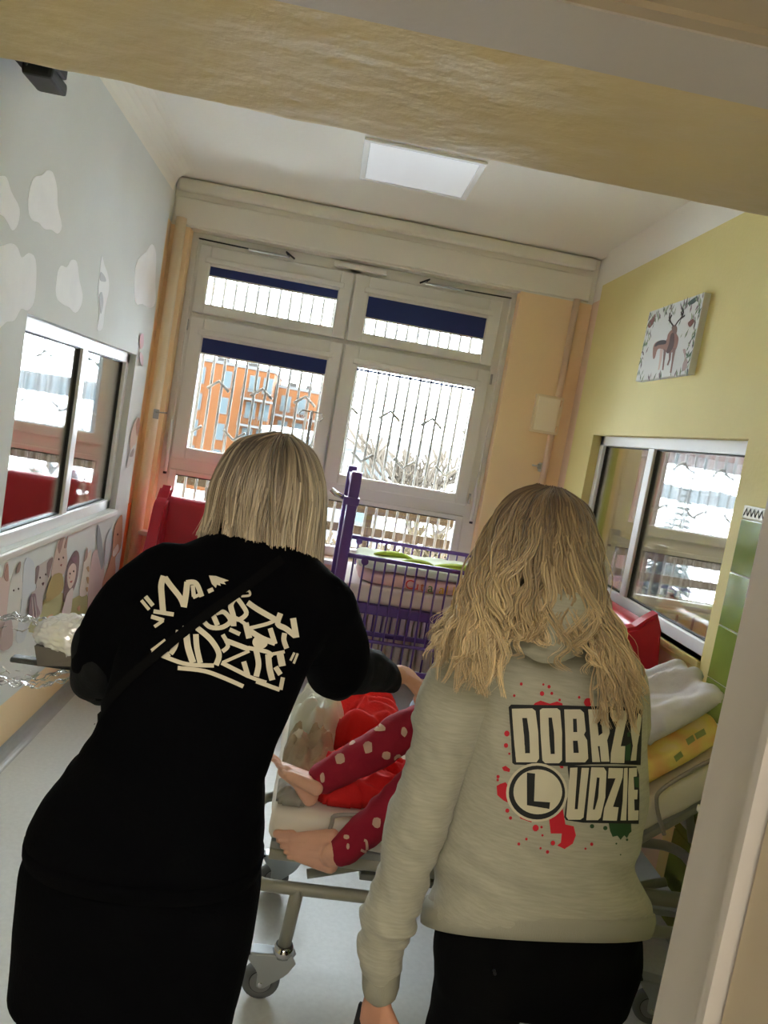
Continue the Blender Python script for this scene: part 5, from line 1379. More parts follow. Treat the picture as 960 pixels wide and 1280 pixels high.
# trousers
bm = bmesh.new()
loft(bm, [hring(cx, 1.45, z, hx, hy, 32, 2.5) for z, cx, hx, hy in ((0.56, 0.597, 0.205, 0.115), (0.64, 0.595, 0.212, 0.130), (0.72, 0.588, 0.200, 0.138), (0.80, 0.574, 0.182, 0.133), (0.90, 0.558, 0.164, 0.118), (0.94, 0.556, 0.150, 0.105))])
for s, lx, kx, ax in ((-1, 0.49, 0.478, 0.480), (1, 0.70, 0.715, 0.72)):
    capsule(bm, spline([(lx, 1.45, 0.66), (lx - 0.004 * s, 1.45, 0.55), (kx, 1.46, 0.42), (ax, 1.465, 0.10)], 12), [0.112, 0.111, 0.108, 0.103, 0.098, 0.092, 0.086, 0.080, 0.075, 0.072, 0.070, 0.068], 18)
    shoe((ax, 1.455, 0), (0.0, 1), w2) if False else None
me = remesh(bm, 0.009, 4); displace(me, lambda p, n: 0.004 * noise.noise((p.x * 12, p.y * 12, p.z * 16)))
tr2 = rel(put('trousers', me, M_BLACKT, w2), w2)
for ax in (0.48, 0.72):
    n0 = set(bpy.data.objects); shoe((ax, 1.455, 0), (0.0, 1), w2)
    for o in set(bpy.data.objects) - n0:
        if o.parent == w2: rel(o, w2)
T('pocket_rivet', [(0.47, 1.325, 0.675), (0.47, 1.314, 0.675)], 0.003, M_DARK, tr2, 8)
# phone in the lowered hand
ph = empty('phone', (0.262, 1.47, 0.41)); tag(ph, 'dark phone held low in the left hand of the hoodie wearer', 'phone')
B('case', (-0.012, -0.005, -0.07), (0.058, 0.005, 0.062), M_DARK, ph, 0.004); B('screen_glass', (-0.009, 0.0045, -0.066), (0.055, 0.0062, 0.058), mat('phone_glass', (12, 12, 14), 0.08), ph)
ph.rotation_euler = (0.1, 0.1, -0.5)

# print on the hoodie back: outlines in crop pixels, 4.364 crop pixels to a photo pixel
def hp(l): return [(600 + x / 4.364, 840 + y / 4.364) for x, y in l]
def hcirc(cx, cy, rx, ry, n=40): return [(600 + (cx + rx * math.cos(2 * PI * k / n)) / 4.364, 840 + (cy + ry * math.sin(2 * PI * k / n)) / 4.364) for k in range(n)]
INK_K = mat('ink_black', (26, 28, 28), 0.7); INK_C = mat('ink_cream', (206, 200, 176), 0.7); INK_R = mat('ink_red', (196, 24, 44), 0.7); INK_G = mat('ink_green', (38, 76, 42), 0.7)
red = [hp(l) for l in ([(92, 620), (110, 610), (140, 600), (170, 640), (172, 700), (188, 728), (130, 700), (95, 670)], [(375, 790), (450, 740), (465, 830), (510, 840), (522, 890), (505, 935), (460, 965), (420, 945), (440, 930), (445, 880), (385, 880)],
      [(288, 185), (300, 168), (330, 155), (380, 172), (420, 160), (448, 170), (452, 186)], [(210, 775), (240, 775), (285, 808), (280, 820), (220, 798)], [(120, 520), (140, 510), (165, 530), (160, 545), (130, 538)], [(430, 508), (452, 508), (455, 524), (440, 524)])]
for cx, cy, r in ((588, 165, 22), (147, 335, 15), (303, 850, 17), (338, 117, 12), (225, 65, 8), (167, 795, 9), (150, 755, 11), (142, 400, 12), (608, 938, 9), (212, 937, 8), (368, 980, 9), (397, 932, 12), (376, 80, 9), (187, 128, 7), (391, 116, 8), (540, 138, 7), (253, 910, 7), (574, 963, 6), (340, 890, 6), (335, 845, 7), (100, 570, 9), (98, 588, 7), (160, 445, 6), (345, 68, 6), (330, 960, 6), (434, 152, 7)):
    red.append(hcirc(cx, cy, r, r * 1.1, 10))
grn = [hp(l) for l in ([(700, 822), (822, 824), (824, 870), (812, 880), (800, 905), (785, 890), (765, 914), (748, 892), (722, 898), (708, 866)],)]
for cx, cy, r in ((610, 840, 12), (682, 850, 12), (780, 166, 12), (832, 146, 7), (760, 98, 5), (742, 935, 5), (800, 914, 7), (765, 995, 4), (735, 160, 6)): grn.append(hcirc(cx, cy, r, r, 10))
black = [hp(l) for l in ([(158, 190), (172, 176), (300, 178), (440, 180), (580, 185), (700, 187), (850, 192), (880, 208), (880, 260), (876, 400), (872, 507), (740, 500), (600, 502), (470, 512), (330, 507), (190, 504), (176, 495), (170, 350)],
      [(476, 508), (600, 510), (850, 513), (864, 560), (866, 700), (862, 826), (740, 824), (560, 820), (470, 806), (458, 790), (470, 700), (490, 640)])]
ring_w = [hcirc(310, 655, 166, 160)]; ring_k = [hcirc(310, 655, 152, 147)]; ring_c = [hcirc(314, 650, 132, 122)]
cream = [hp(l) for l in ([(176, 198), (285, 196), (303, 210), (318, 330), (322, 470), (308, 490), (198, 490), (190, 400)], [(326, 205), (340, 196), (420, 196), (436, 208), (446, 330), (446, 478), (430, 495), (355, 495), (340, 480), (330, 330)],
      [(458, 202), (545, 202), (565, 220), (575, 320), (565, 340), (582, 370), (588, 470), (570, 490), (466, 490), (464, 350)], [(588, 202), (675, 202), (695, 225), (704, 330), (690, 370), (694, 400), (702, 486), (658, 486), (650, 402), (640, 402), (652, 488), (610, 488), (600, 350)],
      [(716, 207), (795, 210), (795, 255), (763, 402), (787, 402), (782, 494), (708, 492), (710, 440), (744, 268), (718, 266)], [(813, 213), (835, 218), (843, 292), (858, 222), (876, 238), (870, 300), (852, 400), (846, 480), (816, 482), (828, 400), (818, 330)],
      [(490, 520), (530, 518), (514, 745), (530, 745), (552, 520), (592, 520), (572, 700), (562, 790), (545, 802), (480, 802), (468, 785)], [(604, 517), (672, 518), (686, 540), (680, 680), (655, 790), (640, 805), (577, 805)],
      [(698, 520), (776, 522), (773, 572), (722, 732), (752, 735), (742, 808), (666, 806), (674, 740), (735, 577), (694, 577)], [(781, 522), (800, 520), (800, 600), (793, 806), (762, 806), (774, 700)],
      [(808, 522), (850, 520), (850, 567), (832, 570), (836, 640), (855, 640), (852, 692), (836, 692), (838, 752), (860, 752), (857, 805), (803, 806), (803, 650)])]
holes = [hp(l) for l in ([(230, 248), (256, 248), (268, 330), (273, 440), (248, 440), (240, 340)], [(372, 246), (390, 246), (402, 330), (406, 444), (384, 444), (376, 340)], [(505, 252), (525, 252), (528, 325), (507, 325)], [(505, 372), (530, 372), (536, 438), (508, 438)],
      [(634, 250), (655, 250), (664, 330), (644, 345)], [(634, 570), (648, 572), (640, 680), (622, 745), (612, 745)], [(258, 545), (300, 550), (295, 700), (380, 706), (376, 742), (256, 722)])]
gl2 = [hp(l) for l in ([(790, 402), (818, 385), (814, 480), (787, 480)], [(797, 330), (814, 322), (814, 350), (799, 352)], [(835, 572), (862, 572), (862, 630), (840, 625)])]
for nm, pl, lf, mt in (('print_splash_red', red, 0.0010, INK_R), ('print_splash_green', grn, 0.0010, INK_G), ('print_lettering_outline', black, 0.0016, INK_K), ('print_badge_rim', ring_w, 0.0019, INK_C), ('print_badge_ring', ring_k, 0.0024, INK_K),
      ('print_badge', ring_c, 0.0029, INK_C), ('print_lettering', cream, 0.0024, INK_C), ('print_counter', holes, 0.0034, INK_K), ('print_splash_green', gl2, 0.0021, INK_G)):
    for one in pl: put(nm, lay_print(b2h, [one], lf, 4.0), mt, hoodie)

# long wavy hair
M_HAIR2 = hair_mat('wavy_hair')
rnd = random.Random(11)
hairroot2 = None
C2 = Vector((0.452, 1.485, 1.462)); R2 = Vector((0.088, 0.104, 0.112))
strands = []
def lerp3(a, b, t): return [a[k] + (b[k] - a[k]) * t for k in range(3)]
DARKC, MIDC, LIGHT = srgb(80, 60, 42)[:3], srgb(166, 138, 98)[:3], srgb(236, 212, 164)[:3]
def lock(guide, u_dir, n, w0, w1, w2_, c0, c1, wob):
    """a lock: strands bundled round a guide, wide in the middle, gathered at the tip"""
    m = len(guide)
    for _ in range(n):
        o = Vector((rnd.gauss(0, 1), rnd.gauss(0, 1), rnd.gauss(0, 0.5))); ph = rnd.uniform(0, 6.28); v = rnd.uniform(-0.18, 0.18)
        cut = m if rnd.random() < 0.6 else rnd.randint(int(m * 0.8), m)
        q = []
        for j in range(cut):
            t = j / (m - 1); w = w0 + (w1 - w0) * min(1, t / 0.45) if t < 0.45 else w1 + (w2_ - w1) * (t - 0.45) / 0.55
            q.append(guide[j] + o * w + u_dir * math.sin(t * 9 + ph) * wob * t)
        f = lambda c: [min(1, max(0, x * (1 + v))) for x in c]
        strands.append((q, f(c0), f(c1), rnd.uniform(0.6, 1.2)))
for i in range(185):
    az = -155 + 310 * (i + rnd.random()) / 185        # 0 = straight back, negative = left
    a = math.radians(az); sd = -1 if az < 0 else 1
    dx, dy = math.sin(a), -math.cos(a)
    back = 0.5 + 0.5 * math.cos(a); lay = rnd.random(); k = 1.02 + 0.09 * lay
    top = C2 + Vector((0.004 * sd + 0.010 * dx, 0.06 - 0.10 * back, R2.z * (1.0 + 0.03 * lay)))
    e1, e2 = math.radians(48), math.radians(12)
    p1 = C2 + Vector((dx * R2.x * math.cos(e1), dy * R2.y * math.cos(e1), R2.z * math.sin(e1))) * k
    p2 = C2 + Vector((dx * R2.x * math.cos(e2) * 1.04, dy * R2.y * math.cos(e2) * 1.02, R2.z * math.sin(e2))) * k
    t = abs(az) / 155.0; tb = min(1, t * 1.6)
    if sd < 0: ex = 0.372 - 0.105 * tb; mx_ = 0.380 - 0.062 * tb
    else: ex = 0.545 + 0.085 * tb; mx_ = 0.510 + 0.045 * tb
    if t < 0.14: mx_ = 0.445 + 0.055 * az / 22.0; ex = mx_ + 0.03 * sd + rnd.uniform(-0.02, 0.02)
    ey = 1.288 if t < 0.45 else 1.288 + (t - 0.45) * 0.28
    ex += rnd.gauss(0, 0.014)
    ez = rnd.uniform(1.205, 1.275) - (0.022 if sd > 0 else 0) + (0.02 if t > 0.75 else 0)
    if t < 0.14: ez = rnd.uniform(1.27, 1.39)
    if t < 0.11 and i % 2: continue
    p3 = Vector((mx_ + 0.008 * rnd.uniform(-1, 1) + (lay - 0.5) * 0.02 * sd, 1.335 + t * 0.115 - 0.014 * lay, 1.385))
    p4 = Vector((ex * 0.55 + mx_ * 0.45, ey * 0.6 + p3.y * 0.40 - 0.012 - 0.012 * lay, 1.315))
    p5 = Vector((ex, ey - 0.012 * lay, ez))
    g0 = spline([top, p1, p2, p3, p4, p5], 34)
    tan_ = Vector((math.cos(a), math.sin(a), 0)); rad_ = Vector((dx, dy, 0))
    ph = rnd.uniform(0, 6.28); fq = rnd.uniform(22, 34); am = rnd.uniform(0.006, 0.013)
    guide = []
    for j, p in enumerate(g0):
        tt = j / 33; w = am * min(1, max(0, (tt - 0.22) / 0.3))
        guide.append(p + tan_ * math.sin(fq * tt + ph) * w + rad_ * math.cos(fq * tt + ph) * w * 0.7)
    lite = rnd.random() ** 1.3
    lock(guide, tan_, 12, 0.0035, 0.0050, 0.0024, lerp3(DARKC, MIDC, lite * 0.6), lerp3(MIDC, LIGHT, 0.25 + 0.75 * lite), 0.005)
for i in range(60):     # flyaways
    base = strands[rnd.randrange(len(strands))][0]; off = Vector((rnd.uniform(-1, 1), rnd.uniform(-1, 0.3), rnd.uniform(-0.3, 0.6))); nb = len(base) - 1
    q = [p + off * 0.024 * (j / nb) ** 1.5 * (1 + 0.4 * math.sin(j * 0.5)) for j, p in enumerate(base)]
    strands.append((q, MIDC, LIGHT, 0.35))
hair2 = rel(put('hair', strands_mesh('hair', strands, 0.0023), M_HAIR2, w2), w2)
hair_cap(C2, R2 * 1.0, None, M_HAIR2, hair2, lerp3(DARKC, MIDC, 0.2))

# =================================================================== woman in black
M_BLACKS = mat('black_jersey', (0.0012, 0.0013, 0.0019, 1), 0.95, spec=0.05, bump=0.12, bscale=160)
M_BLACKL = mat('black_sleeve', (0.004, 0.0046, 0.0054, 1), 0.8, spec=0.2, bump=0.12, bscale=160)
w1 = empty('person', (-0.18, 1.27, 0)); tag(w1, 'person in black with fair bob and graffiti print on back, leaning over bed', 'person')
W1T = [(0.880, -0.182, 1.245, 0.186, 0.140), (0.90, -0.183, 1.245, 0.190, 0.142), (0.93, -0.180, 1.25, 0.186, 0.138), (0.97, -0.175, 1.262, 0.174, 0.130), (1.00, -0.168, 1.27, 0.162, 0.122), (1.06, -0.150, 1.285, 0.152, 0.114), (1.12, -0.140, 1.305, 0.156, 0.113),
       (1.20, -0.127, 1.335, 0.165, 0.113), (1.26, -0.112, 1.36, 0.178, 0.112), (1.305, -0.100, 1.38, 0.182, 0.104), (1.345, -0.095, 1.40, 0.160, 0.092), (1.375, -0.093, 1.415, 0.118, 0.080), (1.405, -0.093, 1.43, 0.072, 0.066)]
s1 = smooth_spec(W1T, 36)
larm1 = [(-0.235, 1.385, 1.305), (-0.285, 1.375, 1.25), (-0.325, 1.370, 1.17), (-0.330, 1.385, 1.115), (-0.345, 1.46, 1.08), (-0.37, 1.58, 1.06)]
larm1_r = [0.068, 0.066, 0.056, 0.052, 0.047, 0.038]
el = at_y(420, 838, 1.62); wr1 = at_y(497, 845, 1.80); wrs = at_y(482, 846, 1.77)
rarm1 = [(0.035, 1.395, 1.285), (0.062, 1.45, 1.235), (0.092, 1.545, 1.165), tuple(el), tuple(el.lerp(wr1, 0.45) + Vector((0, 0, 0.006))), tuple(wr1)]
rarm1_r = [0.072, 0.069, 0.066, 0.062, 0.052, 0.041]
def arm(bm, pts, rad, n=16, g=0.0):
    capsule(bm, spline(pts, n), [v.x + g for v in spline([(r, 0, 0) for r in rad], n)], 16)
bm = bmesh.new(); loft(bm, torso_rings(s1)); arm(bm, larm1[:4], larm1_r[:4]); arm(bm, rarm1[:4], [r + 0.004 for r in rarm1_r[:4]])
sme = remesh(bm, 0.008, 5)
def shirt_folds(p, n):
    d = 0.004 * noise.noise((p.x * 7, p.y * 7, p.z * 9)) 
    k = max(0.0, 1 - abs(p.z - 0.99) / 0.10); d += 0.007 * k * noise.noise((p.x * 6, p.y * 6, p.z * 34 + p.x * 10))
    return d
displace(sme, shirt_folds)
shirt = rel(put('t_shirt', sme, M_BLACKS, w1), w1); b1h = bvh_of(sme)
bm = bmesh.new(); loft(bm, [hring(-0.182, 1.245, z, 0.188 + g, 0.142 + g, 40, 2.4) for z, g in ((0.872, -0.004), (0.875, 0.004), (0.892, 0.005), (0.90, 0.002))]); put('shirt_hem', bm_mesh(bm, 'shirt_hem', True), M_BLACKS, shirt)
for pts_, rr_ in ((larm1[2:], larm1_r[2:]), (rarm1[3:5] + [tuple(wrs)], rarm1_r[3:])):
    bm = bmesh.new(); arm(bm, pts_, rr_)
    me = remesh(bm, 0.007, 4); displace(me, lambda p, n: 0.008 * noise.noise((p.x * 30, p.y * 18, p.z * 18)))
    rel(put('long_sleeve', me, M_BLACKL, w1), w1)
# body
bm = bmesh.new(); loft(bm, torso_rings(s1, -0.016))
loft(bm, [hring(-0.180, 1.245, z, hx, hy, 28, 2.3) for z, hx, hy in ((0.72, 0.15, 0.10), (0.80, 0.170, 0.12), (0.88, 0.165, 0.118), (0.95, 0.155, 0.11))])
arm(bm, larm1, larm1_r, 16, -0.015); arm(bm, rarm1, rarm1_r, 16, -0.017)
capsule(bm, [(-0.093, 1.43, 1.37), (-0.088, 1.45, 1.43)], [0.052, 0.050], 16)
for lx, ax in ((-0.255, -0.25), (-0.10, -0.09)):
    capsule(bm, [(lx, 1.245, 0.78), ((lx + ax) / 2, 1.255, 0.44), (ax, 1.25, 0.10)], [0.083, 0.055, 0.036], 16)
    foot(bm, (ax, 1.245, 0.085), (0, 1, 0), (0, 0, 1), 0.22, 1 if lx > -0.18 else -1)
hd = (at_y(540, 862, 1.91) - at_y(502, 842, 1.82)).normalized()
hand(bm, at_y(503, 843, 1.82), hd, (0.1, 0.45, -0.9), 0.168, -1, (0.35, 0.42, 0.48, 0.5), 0.4)
hand(bm, (-0.378, 1.60, 1.058), (-0.22, 0.95, -0.10), (0.2, 0.2, 1), 0.165, -1, (0.2, 0.22, 0.25, 0.28))
P1 = head(bm, (-0.083, 1.475, 1.462), (0.05, 1, -0.30), (0.06, 0.28, 1), 0.215)
body1 = rel(put('body', remesh(bm, 0.005, 3), M_SKIN, w1), w1); eyes(P1, 0.215, body1)
# wide trousers
bm = bmesh.new()
loft(bm, [hring(-0.180, 1.245, z, hx, hy, 32, 2.6) for z, hx, hy in ((0.62, 0.190, 0.125), (0.74, 0.196, 0.135), (0.84, 0.194, 0.140), (0.92, 0.178, 0.132))])
for lx, ax in ((-0.252, -0.250), (-0.088, -0.090)):
    capsule(bm, spline([(lx, 1.245, 0.74), ((lx * 2 + ax) / 3, 1.245, 0.5), (ax, 1.255, 0.12)], 10), [0.100, 0.099, 0.098, 0.097, 0.096, 0.096, 0.096, 0.096, 0.096, 0.096], 18)
me = remesh(bm, 0.009, 4)
for v in me.vertices: v.co.z = max(v.co.z, 0.045)
displace(me, lambda p, n: 0.006 * noise.noise((p.x * 11, p.y * 11, p.z * 5)))
rel(put('trousers', me, M_BLACKS, w1), w1)
for ax in (-0.25, -0.09):
    n0 = set(bpy.data.objects); shoe((ax, 1.245, 0), (0.0, 1), w1)
    for o in set(bpy.data.objects) - n0:
        if o.parent == w1: rel(o, w1)
# graffiti print: strokes in crop pixels, 4 crop pixels to a photo pixel
def gp_(l): return [(160 + x / 4, 700 + y / 4) for x, y in l]
S_ = [([(70, 203), (108, 250)], 7), ([(90, 184), (127, 230)], 9), ([(180, 82), (168, 130), (172, 200), (178, 270)], 13), ([(186, 90), (215, 130), (262, 190), (280, 232)], 12), ([(280, 238), (290, 180), (298, 112)], 13), ([(292, 116), (340, 118), (370, 185)], 11),
      ([(325, 128), (330, 185)], 9), ([(130, 258), (230, 274)], 9), ([(118, 284), (182, 304)], 9), ([(134, 335), (178, 304)], 7), ([(326, 190), (365, 172)], 7), ([(400, 160), (427, 148)], 9),
      ([(330, 308), (372, 288)], 7), ([(372, 300), (410, 336), (470, 338), (512, 306), (480, 262), (440, 268)], 10), ([(384, 276), (470, 236)], 8), ([(420, 262), (448, 328)], 11), ([(540, 186), (514, 225), (526, 280), (528, 332)], 12), ([(548, 196), (570, 225), (592, 268), (560, 298), (536, 292)], 10),
      ([(548, 294), (598, 330)], 8), ([(508, 348), (560, 372)], 9), ([(550, 174), (600, 156), (608, 178), (566, 183)], 5), ([(598, 214), (650, 250), (738, 300)], 12), ([(738, 302), (690, 322), (600, 344)], 8), ([(588, 316), (606, 392)], 13), ([(604, 352), (670, 392), (735, 416)], 12), ([(734, 420), (710, 342)], 11),
      ([(762, 268), (748, 320), (790, 345), (834, 380)], 12), ([(824, 292), (840, 388)], 13), ([(782, 366), (778, 400), (792, 442)], 11), ([(120, 455), (190, 402)], 8), ([(188, 408), (178, 436), (206, 486)], 10), ([(122, 456), (200, 490), (300, 522), (430, 528)], 9), ([(254, 352), (238, 430), (214, 470)], 11), ([(290, 330), (300, 430), (326, 514)], 14),
      ([(340, 372), (345, 440), (362, 516)], 12), ([(346, 340), (415, 400), (455, 470), (440, 526)], 12), ([(474, 374), (500, 428), (472, 458)], 9), ([(486, 402), (608, 448)], 11), ([(606, 455), (472, 514)], 7), ([(468, 514), (560, 560), (604, 582)], 9), ([(578, 508), (598, 576)], 11), ([(640, 452), (652, 520), (640, 582)], 12),
      ([(600, 440), (690, 458), (724, 480)], 9), ([(700, 472), (706, 540), (720, 600)], 13), ([(690, 612), (640, 596), (588, 576)], 8), ([(640, 606), (756, 648)], 9), ([(760, 648), (772, 586)], 9), ([(736, 534), (760, 572)], 11), ([(756, 458), (770, 530)], 15), ([(722, 470), (782, 458)], 7), ([(810, 502), (830, 462)], 5), ([(826, 516), (846, 466)], 5),
      ([(250, 540), (380, 555), (480, 590), (576, 632)], 9)]
polys = [gp_(stroke_px(p, w * 1.15)) for p, w in S_]
polys.append(gp_([(405, 80), (440, 82), (505, 105), (480, 112), (490, 125), (460, 118), (465, 132), (445, 125), (440, 142), (420, 122)]))
ringo = [(660 + 30 * math.cos(2 * PI * k / 24), 412 + 25 * math.sin(2 * PI * k / 24)) for k in range(25)]
polys.append(gp_(stroke_px(ringo, 8)))
M_GRAF = mat('ink_bone', (206, 198, 178), 0.7)
for one in polys: put('print_stroke', lay_print(b1h, [one], 0.0016, 4.0), M_GRAF, shirt)
# strap of a shoulder bag crossing the back
strap = [stroke_px([(352, 700), (300, 740), (255, 772), (205, 812), (150, 862), (100, 925)], 6.0)]
rel(put('bag_strap', lay_print(b1h, strap, 0.0045, 4.0), mat('black_webbing', (0.0016, 0.0016, 0.0018, 1), 0.9, spec=0.1), w1), w1)
# bob hair
M_HAIR1 = hair_mat('bob_hair')
C1 = Vector((-0.088, 1.468, 1.480)); R1 = Vector((0.088, 0.104, 0.108))
strands = []
D1, Mi1, L1 = srgb(66, 56, 46)[:3], srgb(150, 132, 108)[:3], srgb(232, 218, 192)[:3]
for i in range(170):
    az = -160 + 320 * (i + rnd.random()) / 170; a = math.radians(az); sd = -1 if az < 0 else 1
    dx, dy = math.sin(a), -math.cos(a); back = 0.5 + 0.5 * math.cos(a); lay = rnd.random(); k = 1.01 + 0.09 * lay
    top = C1 + Vector((0.008 + 0.012 * dx, 0.055 - 0.10 * back, R1.z * (1.0 + 0.03 * lay)))
    e1, e2 = math.radians(46), math.radians(8)
    p1 = C1 + Vector((dx * R1.x * math.cos(e1), dy * R1.y * math.cos(e1), R1.z * math.sin(e1))) * k
    p2 = C1 + Vector((dx * R1.x * math.cos(e2) * 1.04, dy * R1.y * math.cos(e2) * 1.04, R1.z * math.sin(e2))) * k
    rr = 1.15 + 0.08 * lay + 0.05 * max(0, dx)
    p3 = C1 + Vector((dx * R1.x * rr, dy * R1.y * (0.98 + 0.08 * lay), -0.058))
    rr2 = 1.20 + 0.14 * lay + rnd.uniform(-0.05, 0.05) + 0.14 * max(0, -dx)
    ez = -0.116 + rnd.uniform(-0.030, 0.022) + 0.022 * max(0, -dx) - 0.044 * max(0, dx) - 0.034 * back
    p4 = C1 + Vector((dx * R1.x * rr2 + 0.008, dy * R1.y * (0.84 + 0.12 * lay), ez))
    g0 = spline([top, p1, p2, p3, p4], 24)
    tan_ = Vector((math.cos(a), math.sin(a), 0)); ph = rnd.uniform(0, 6.28); am = rnd.uniform(0.003, 0.010)
    guide = [p + tan_ * math.sin(5.5 * j / 23 + ph) * am * (j / 23) * 1.6 for j, p in enumerate(g0)]
    sh = rnd.random() ** 1.4
    lock(guide, tan_, 12, 0.0035, 0.0048, 0.0016, lerp3(D1, Mi1, sh), lerp3(Mi1, L1, sh), 0.002)
for i in range(40):
    base = strands[rnd.randrange(len(strands))][0]; off = Vector((rnd.uniform(-1, 1), rnd.uniform(-1, 0.2), rnd.uniform(0, 0.5))); nb = len(base) - 1
    strands.append(([p + off * 0.012 * (j / nb) ** 1.5 for j, p in enumerate(base)], Mi1, L1, 0.35))
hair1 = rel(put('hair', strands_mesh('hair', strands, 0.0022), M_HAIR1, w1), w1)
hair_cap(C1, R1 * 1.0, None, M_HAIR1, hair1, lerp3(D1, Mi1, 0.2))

# =================================================================== child on the bed
M_PYJ = mat('burgundy_pyjama', (150, 14, 44), 0.9, bump=0.12, bscale=150)
ch = empty('person', (0.6, 2.2, 0.6)); tag(ch, 'small person in burgundy patterned pyjamas sitting on the bed with bare feet', 'person')
HIPN, HIPF = (0.60, 2.14, 0.705), (0.61, 2.27, 0.705)
nleg = [HIPN, (0.50, 2.06, 0.725), (0.395, 1.985, 0.715), (0.31, 1.945, 0.635), (0.222, 1.92, 0.542)]
nleg_r = [0.075, 0.068, 0.056, 0.050, 0.043]
fleg = [HIPF, (0.48, 2.17, 0.80), (0.375, 2.08, 0.835), (0.27, 2.045, 0.765), (0.145, 2.02, 0.683)]
fleg_r = [0.075, 0.068, 0.058, 0.053, 0.045]
CT = [((0.62, 2.21, 0.69), 0.10), ((0.67, 2.23, 0.78), 0.10), ((0.74, 2.26, 0.88), 0.105), ((0.79, 2.28, 0.955), 0.095), ((0.81, 2.285, 0.99), 0.055)]
carm = [(0.775, 2.19, 0.955), (0.66, 2.13, 0.87), (0.55, 2.11, 0.835), (0.46, 2.11, 0.85), (0.402, 2.115, 0.872)]
carm_r = [0.048, 0.044, 0.039, 0.035, 0.030]
carm2 = [(0.80, 2.37, 0.955), (0.78, 2.46, 0.86), (0.70, 2.47, 0.79), (0.62, 2.44, 0.77)]
bm = bmesh.new(); arm(bm, nleg, nleg_r, 18); arm(bm, fleg, fleg_r, 18)
ellipsoid(bm, (0.62, 2.21, 0.70), (0.11, 0.15, 0.09))
pme = remesh(bm, 0.007, 4); displace(pme, lambda p, n: 0.005 * noise.noise((p.x * 24, p.y * 24, p.z * 24)) + 0.003 * noise.noise((p.x * 50, p.y * 20, p.z * 30)))
bpt = rel(put('pyjama_bottoms', pme, M_PYJ, ch), ch); bc = bvh_of(pme)
bm = bmesh.new(); arm(bm, [c for c, r in CT], [r for c, r in CT], 16); arm(bm, carm[:4] + [(0.425, 2.113, 0.864)], carm_r[:4] + [0.033], 14); arm(bm, carm2, carm_r[:4], 14)
ellipsoid(bm, (0.79, 2.28, 0.93), (0.07, 0.125, 0.06))
me = remesh(bm, 0.007, 4); displace(me, lambda p, n: 0.004 * noise.noise(p * 26)); rel(put('pyjama_top', me, M_PYJ, ch), ch)
bm = bmesh.new(); arm(bm, nleg, nleg_r, 18, -0.014); arm(bm, fleg, fleg_r, 18, -0.014); arm(bm, [c for c, r in CT], [r - 0.014 for c, r in CT], 16)
ellipsoid(bm, (0.62, 2.21, 0.70), (0.095, 0.135, 0.075)); ellipsoid(bm, (0.79, 2.28, 0.93), (0.06, 0.112, 0.05))
arm(bm, carm, carm_r, 14, -0.008); arm(bm, carm2, carm_r[:4], 14, -0.008)
capsule(bm, [(0.80, 2.285, 0.97), (0.835, 2.29, 1.03)], [0.042, 0.040], 12)
PC = head(bm, (0.868, 2.30, 1.085), (-1, -0.25, -0.05), (0.15, 0, 1), 0.19)
foot(bm, (0.190, 1.925, 0.528), (-1.0, -0.12, -0.04), (-0.12, -0.92, 0.30), 0.185, 1)
capsule(bm, [(0.222, 1.92, 0.542), (0.19, 1.92, 0.52)], [0.030, 0.030], 12)
foot(bm, (0.120, 2.012, 0.672), (-0.62, -0.12, 0.62), (0.70, 0.30, 0.62), 0.165, 1)
hand(bm, (0.398, 2.115, 0.873), (-0.45, 0.0, 0.88), (0.7, -0.6, 0.3), 0.10, 1, (0.5, 0.55, 0.6, 0.65))
hand(bm, (0.615, 2.44, 0.768), (-0.95, -0.2, -0.15), (0, 0, -1), 0.10, 1)
bodyc = rel(put('body', remesh(bm, 0.0028, 2), M_SKINC, ch), ch); eyes(PC, 0.19, bodyc)
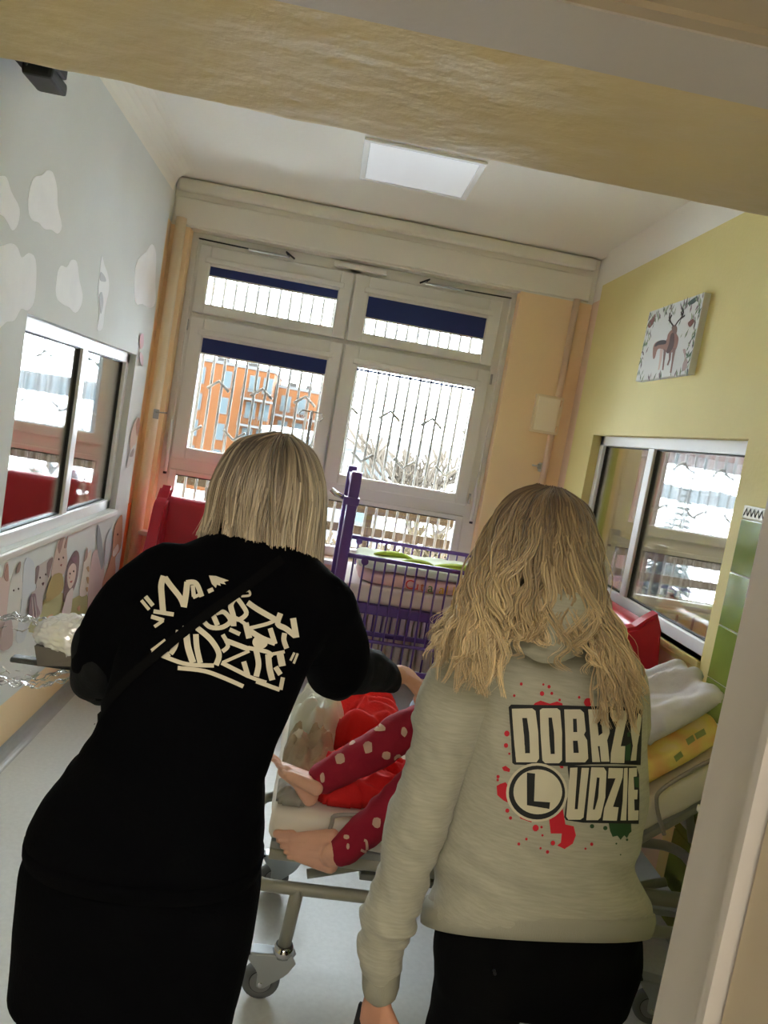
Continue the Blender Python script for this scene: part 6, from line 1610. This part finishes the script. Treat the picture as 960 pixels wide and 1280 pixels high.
# pale motifs printed on the pyjamas
mot = []
def blob(cx, cy, rx, ry, n=9, seed=0):
    rr = random.Random(seed + int(cx * 7 + cy)); return [(cx + rx * (0.8 + 0.35 * rr.random()) * math.cos(2 * PI * k / n), cy + ry * (0.8 + 0.35 * rr.random()) * math.sin(2 * PI * k / n)) for k in range(n)]
for cx, cy, rx, ry in ((425, 948, 7, 7), (460, 934, 6, 9), (483, 944, 6, 6), (437, 928, 7, 4), (474, 910, 9, 5), (403, 972, 3, 7), (388, 946, 6, 3), (498, 948, 6, 5), (505, 915, 4, 6), (471, 1028, 6, 8), (433, 1046, 4, 3), (435, 1058, 2, 4)):
    mot.append(blob(cx, cy, rx, ry))
mot.append(stroke_px([(451, 1062), (458, 1064), (458, 1052), (455, 1050)], 1.6))
for one in mot: put('pyjama_motif', lay_print(bc, [one], 0.0014, 3.0), mat('motif_ink', (206, 168, 150), 0.8), bpt)
D3 = srgb(110, 84, 60)[:3]; strands = []; rnd = random.Random(3)
C3 = Vector((0.882, 2.304, 1.102)); 
for i in range(300):
    a = rnd.uniform(0, 2 * PI); e1, e2 = math.radians(60), math.radians(rnd.uniform(-15, 10))
    dx, dy = math.cos(a), math.sin(a)
    if dx < -0.55: e2 = math.radians(32)
    R3 = Vector((0.082, 0.068, 0.080)) * (1.02 + 0.06 * rnd.random())
    pts = spline([C3 + Vector((0.01, 0, R3.z)), C3 + Vector((dx * R3.x * math.cos(e1), dy * R3.y * math.cos(e1), R3.z * math.sin(e1))), C3 + Vector((dx * R3.x * math.cos(e2), dy * R3.y * math.cos(e2), R3.z * math.sin(e2)))], 10)
    strands.append((pts, D3, lerp3(D3, L1, rnd.random() * 0.6), 1.2))
hm3 = hair_mat('child_hair'); h3 = rel(put('hair', strands_mesh('hair', strands, 0.0024), hm3, ch), ch)
# pale blue cushion beside the child
bm = bmesh.new(); ellipsoid(bm, (0.525, 2.53, 0.70), (0.10, 0.09, 0.13)); 
me = bm_mesh(bm, 'blue_cushion', True); displace(me, lambda p, n: 0.008 * noise.noise(p * 14))
for v in me.vertices: v.co.z = max(v.co.z, MT + 0.003)
tag(put('blue_cushion', me, mat('pale_blue_cotton', (176, 196, 220), 0.85)), 'pale blue cushion behind the child on the bed', 'cushion')

# small green woven words on the duvet
dbvh = bvh_of(duvet.data)
for one in ([(857, 925), (866, 919), (869, 926), (860, 932)], [(868, 918), (880, 911), (883, 918), (871, 925)], [(842, 946), (851, 939), (854, 945), (845, 952)]):
    put('woven_label', lay_print(dbvh, [one], 0.002, 3.0), mat('label_green', (150, 160, 96), 0.8), duvet)
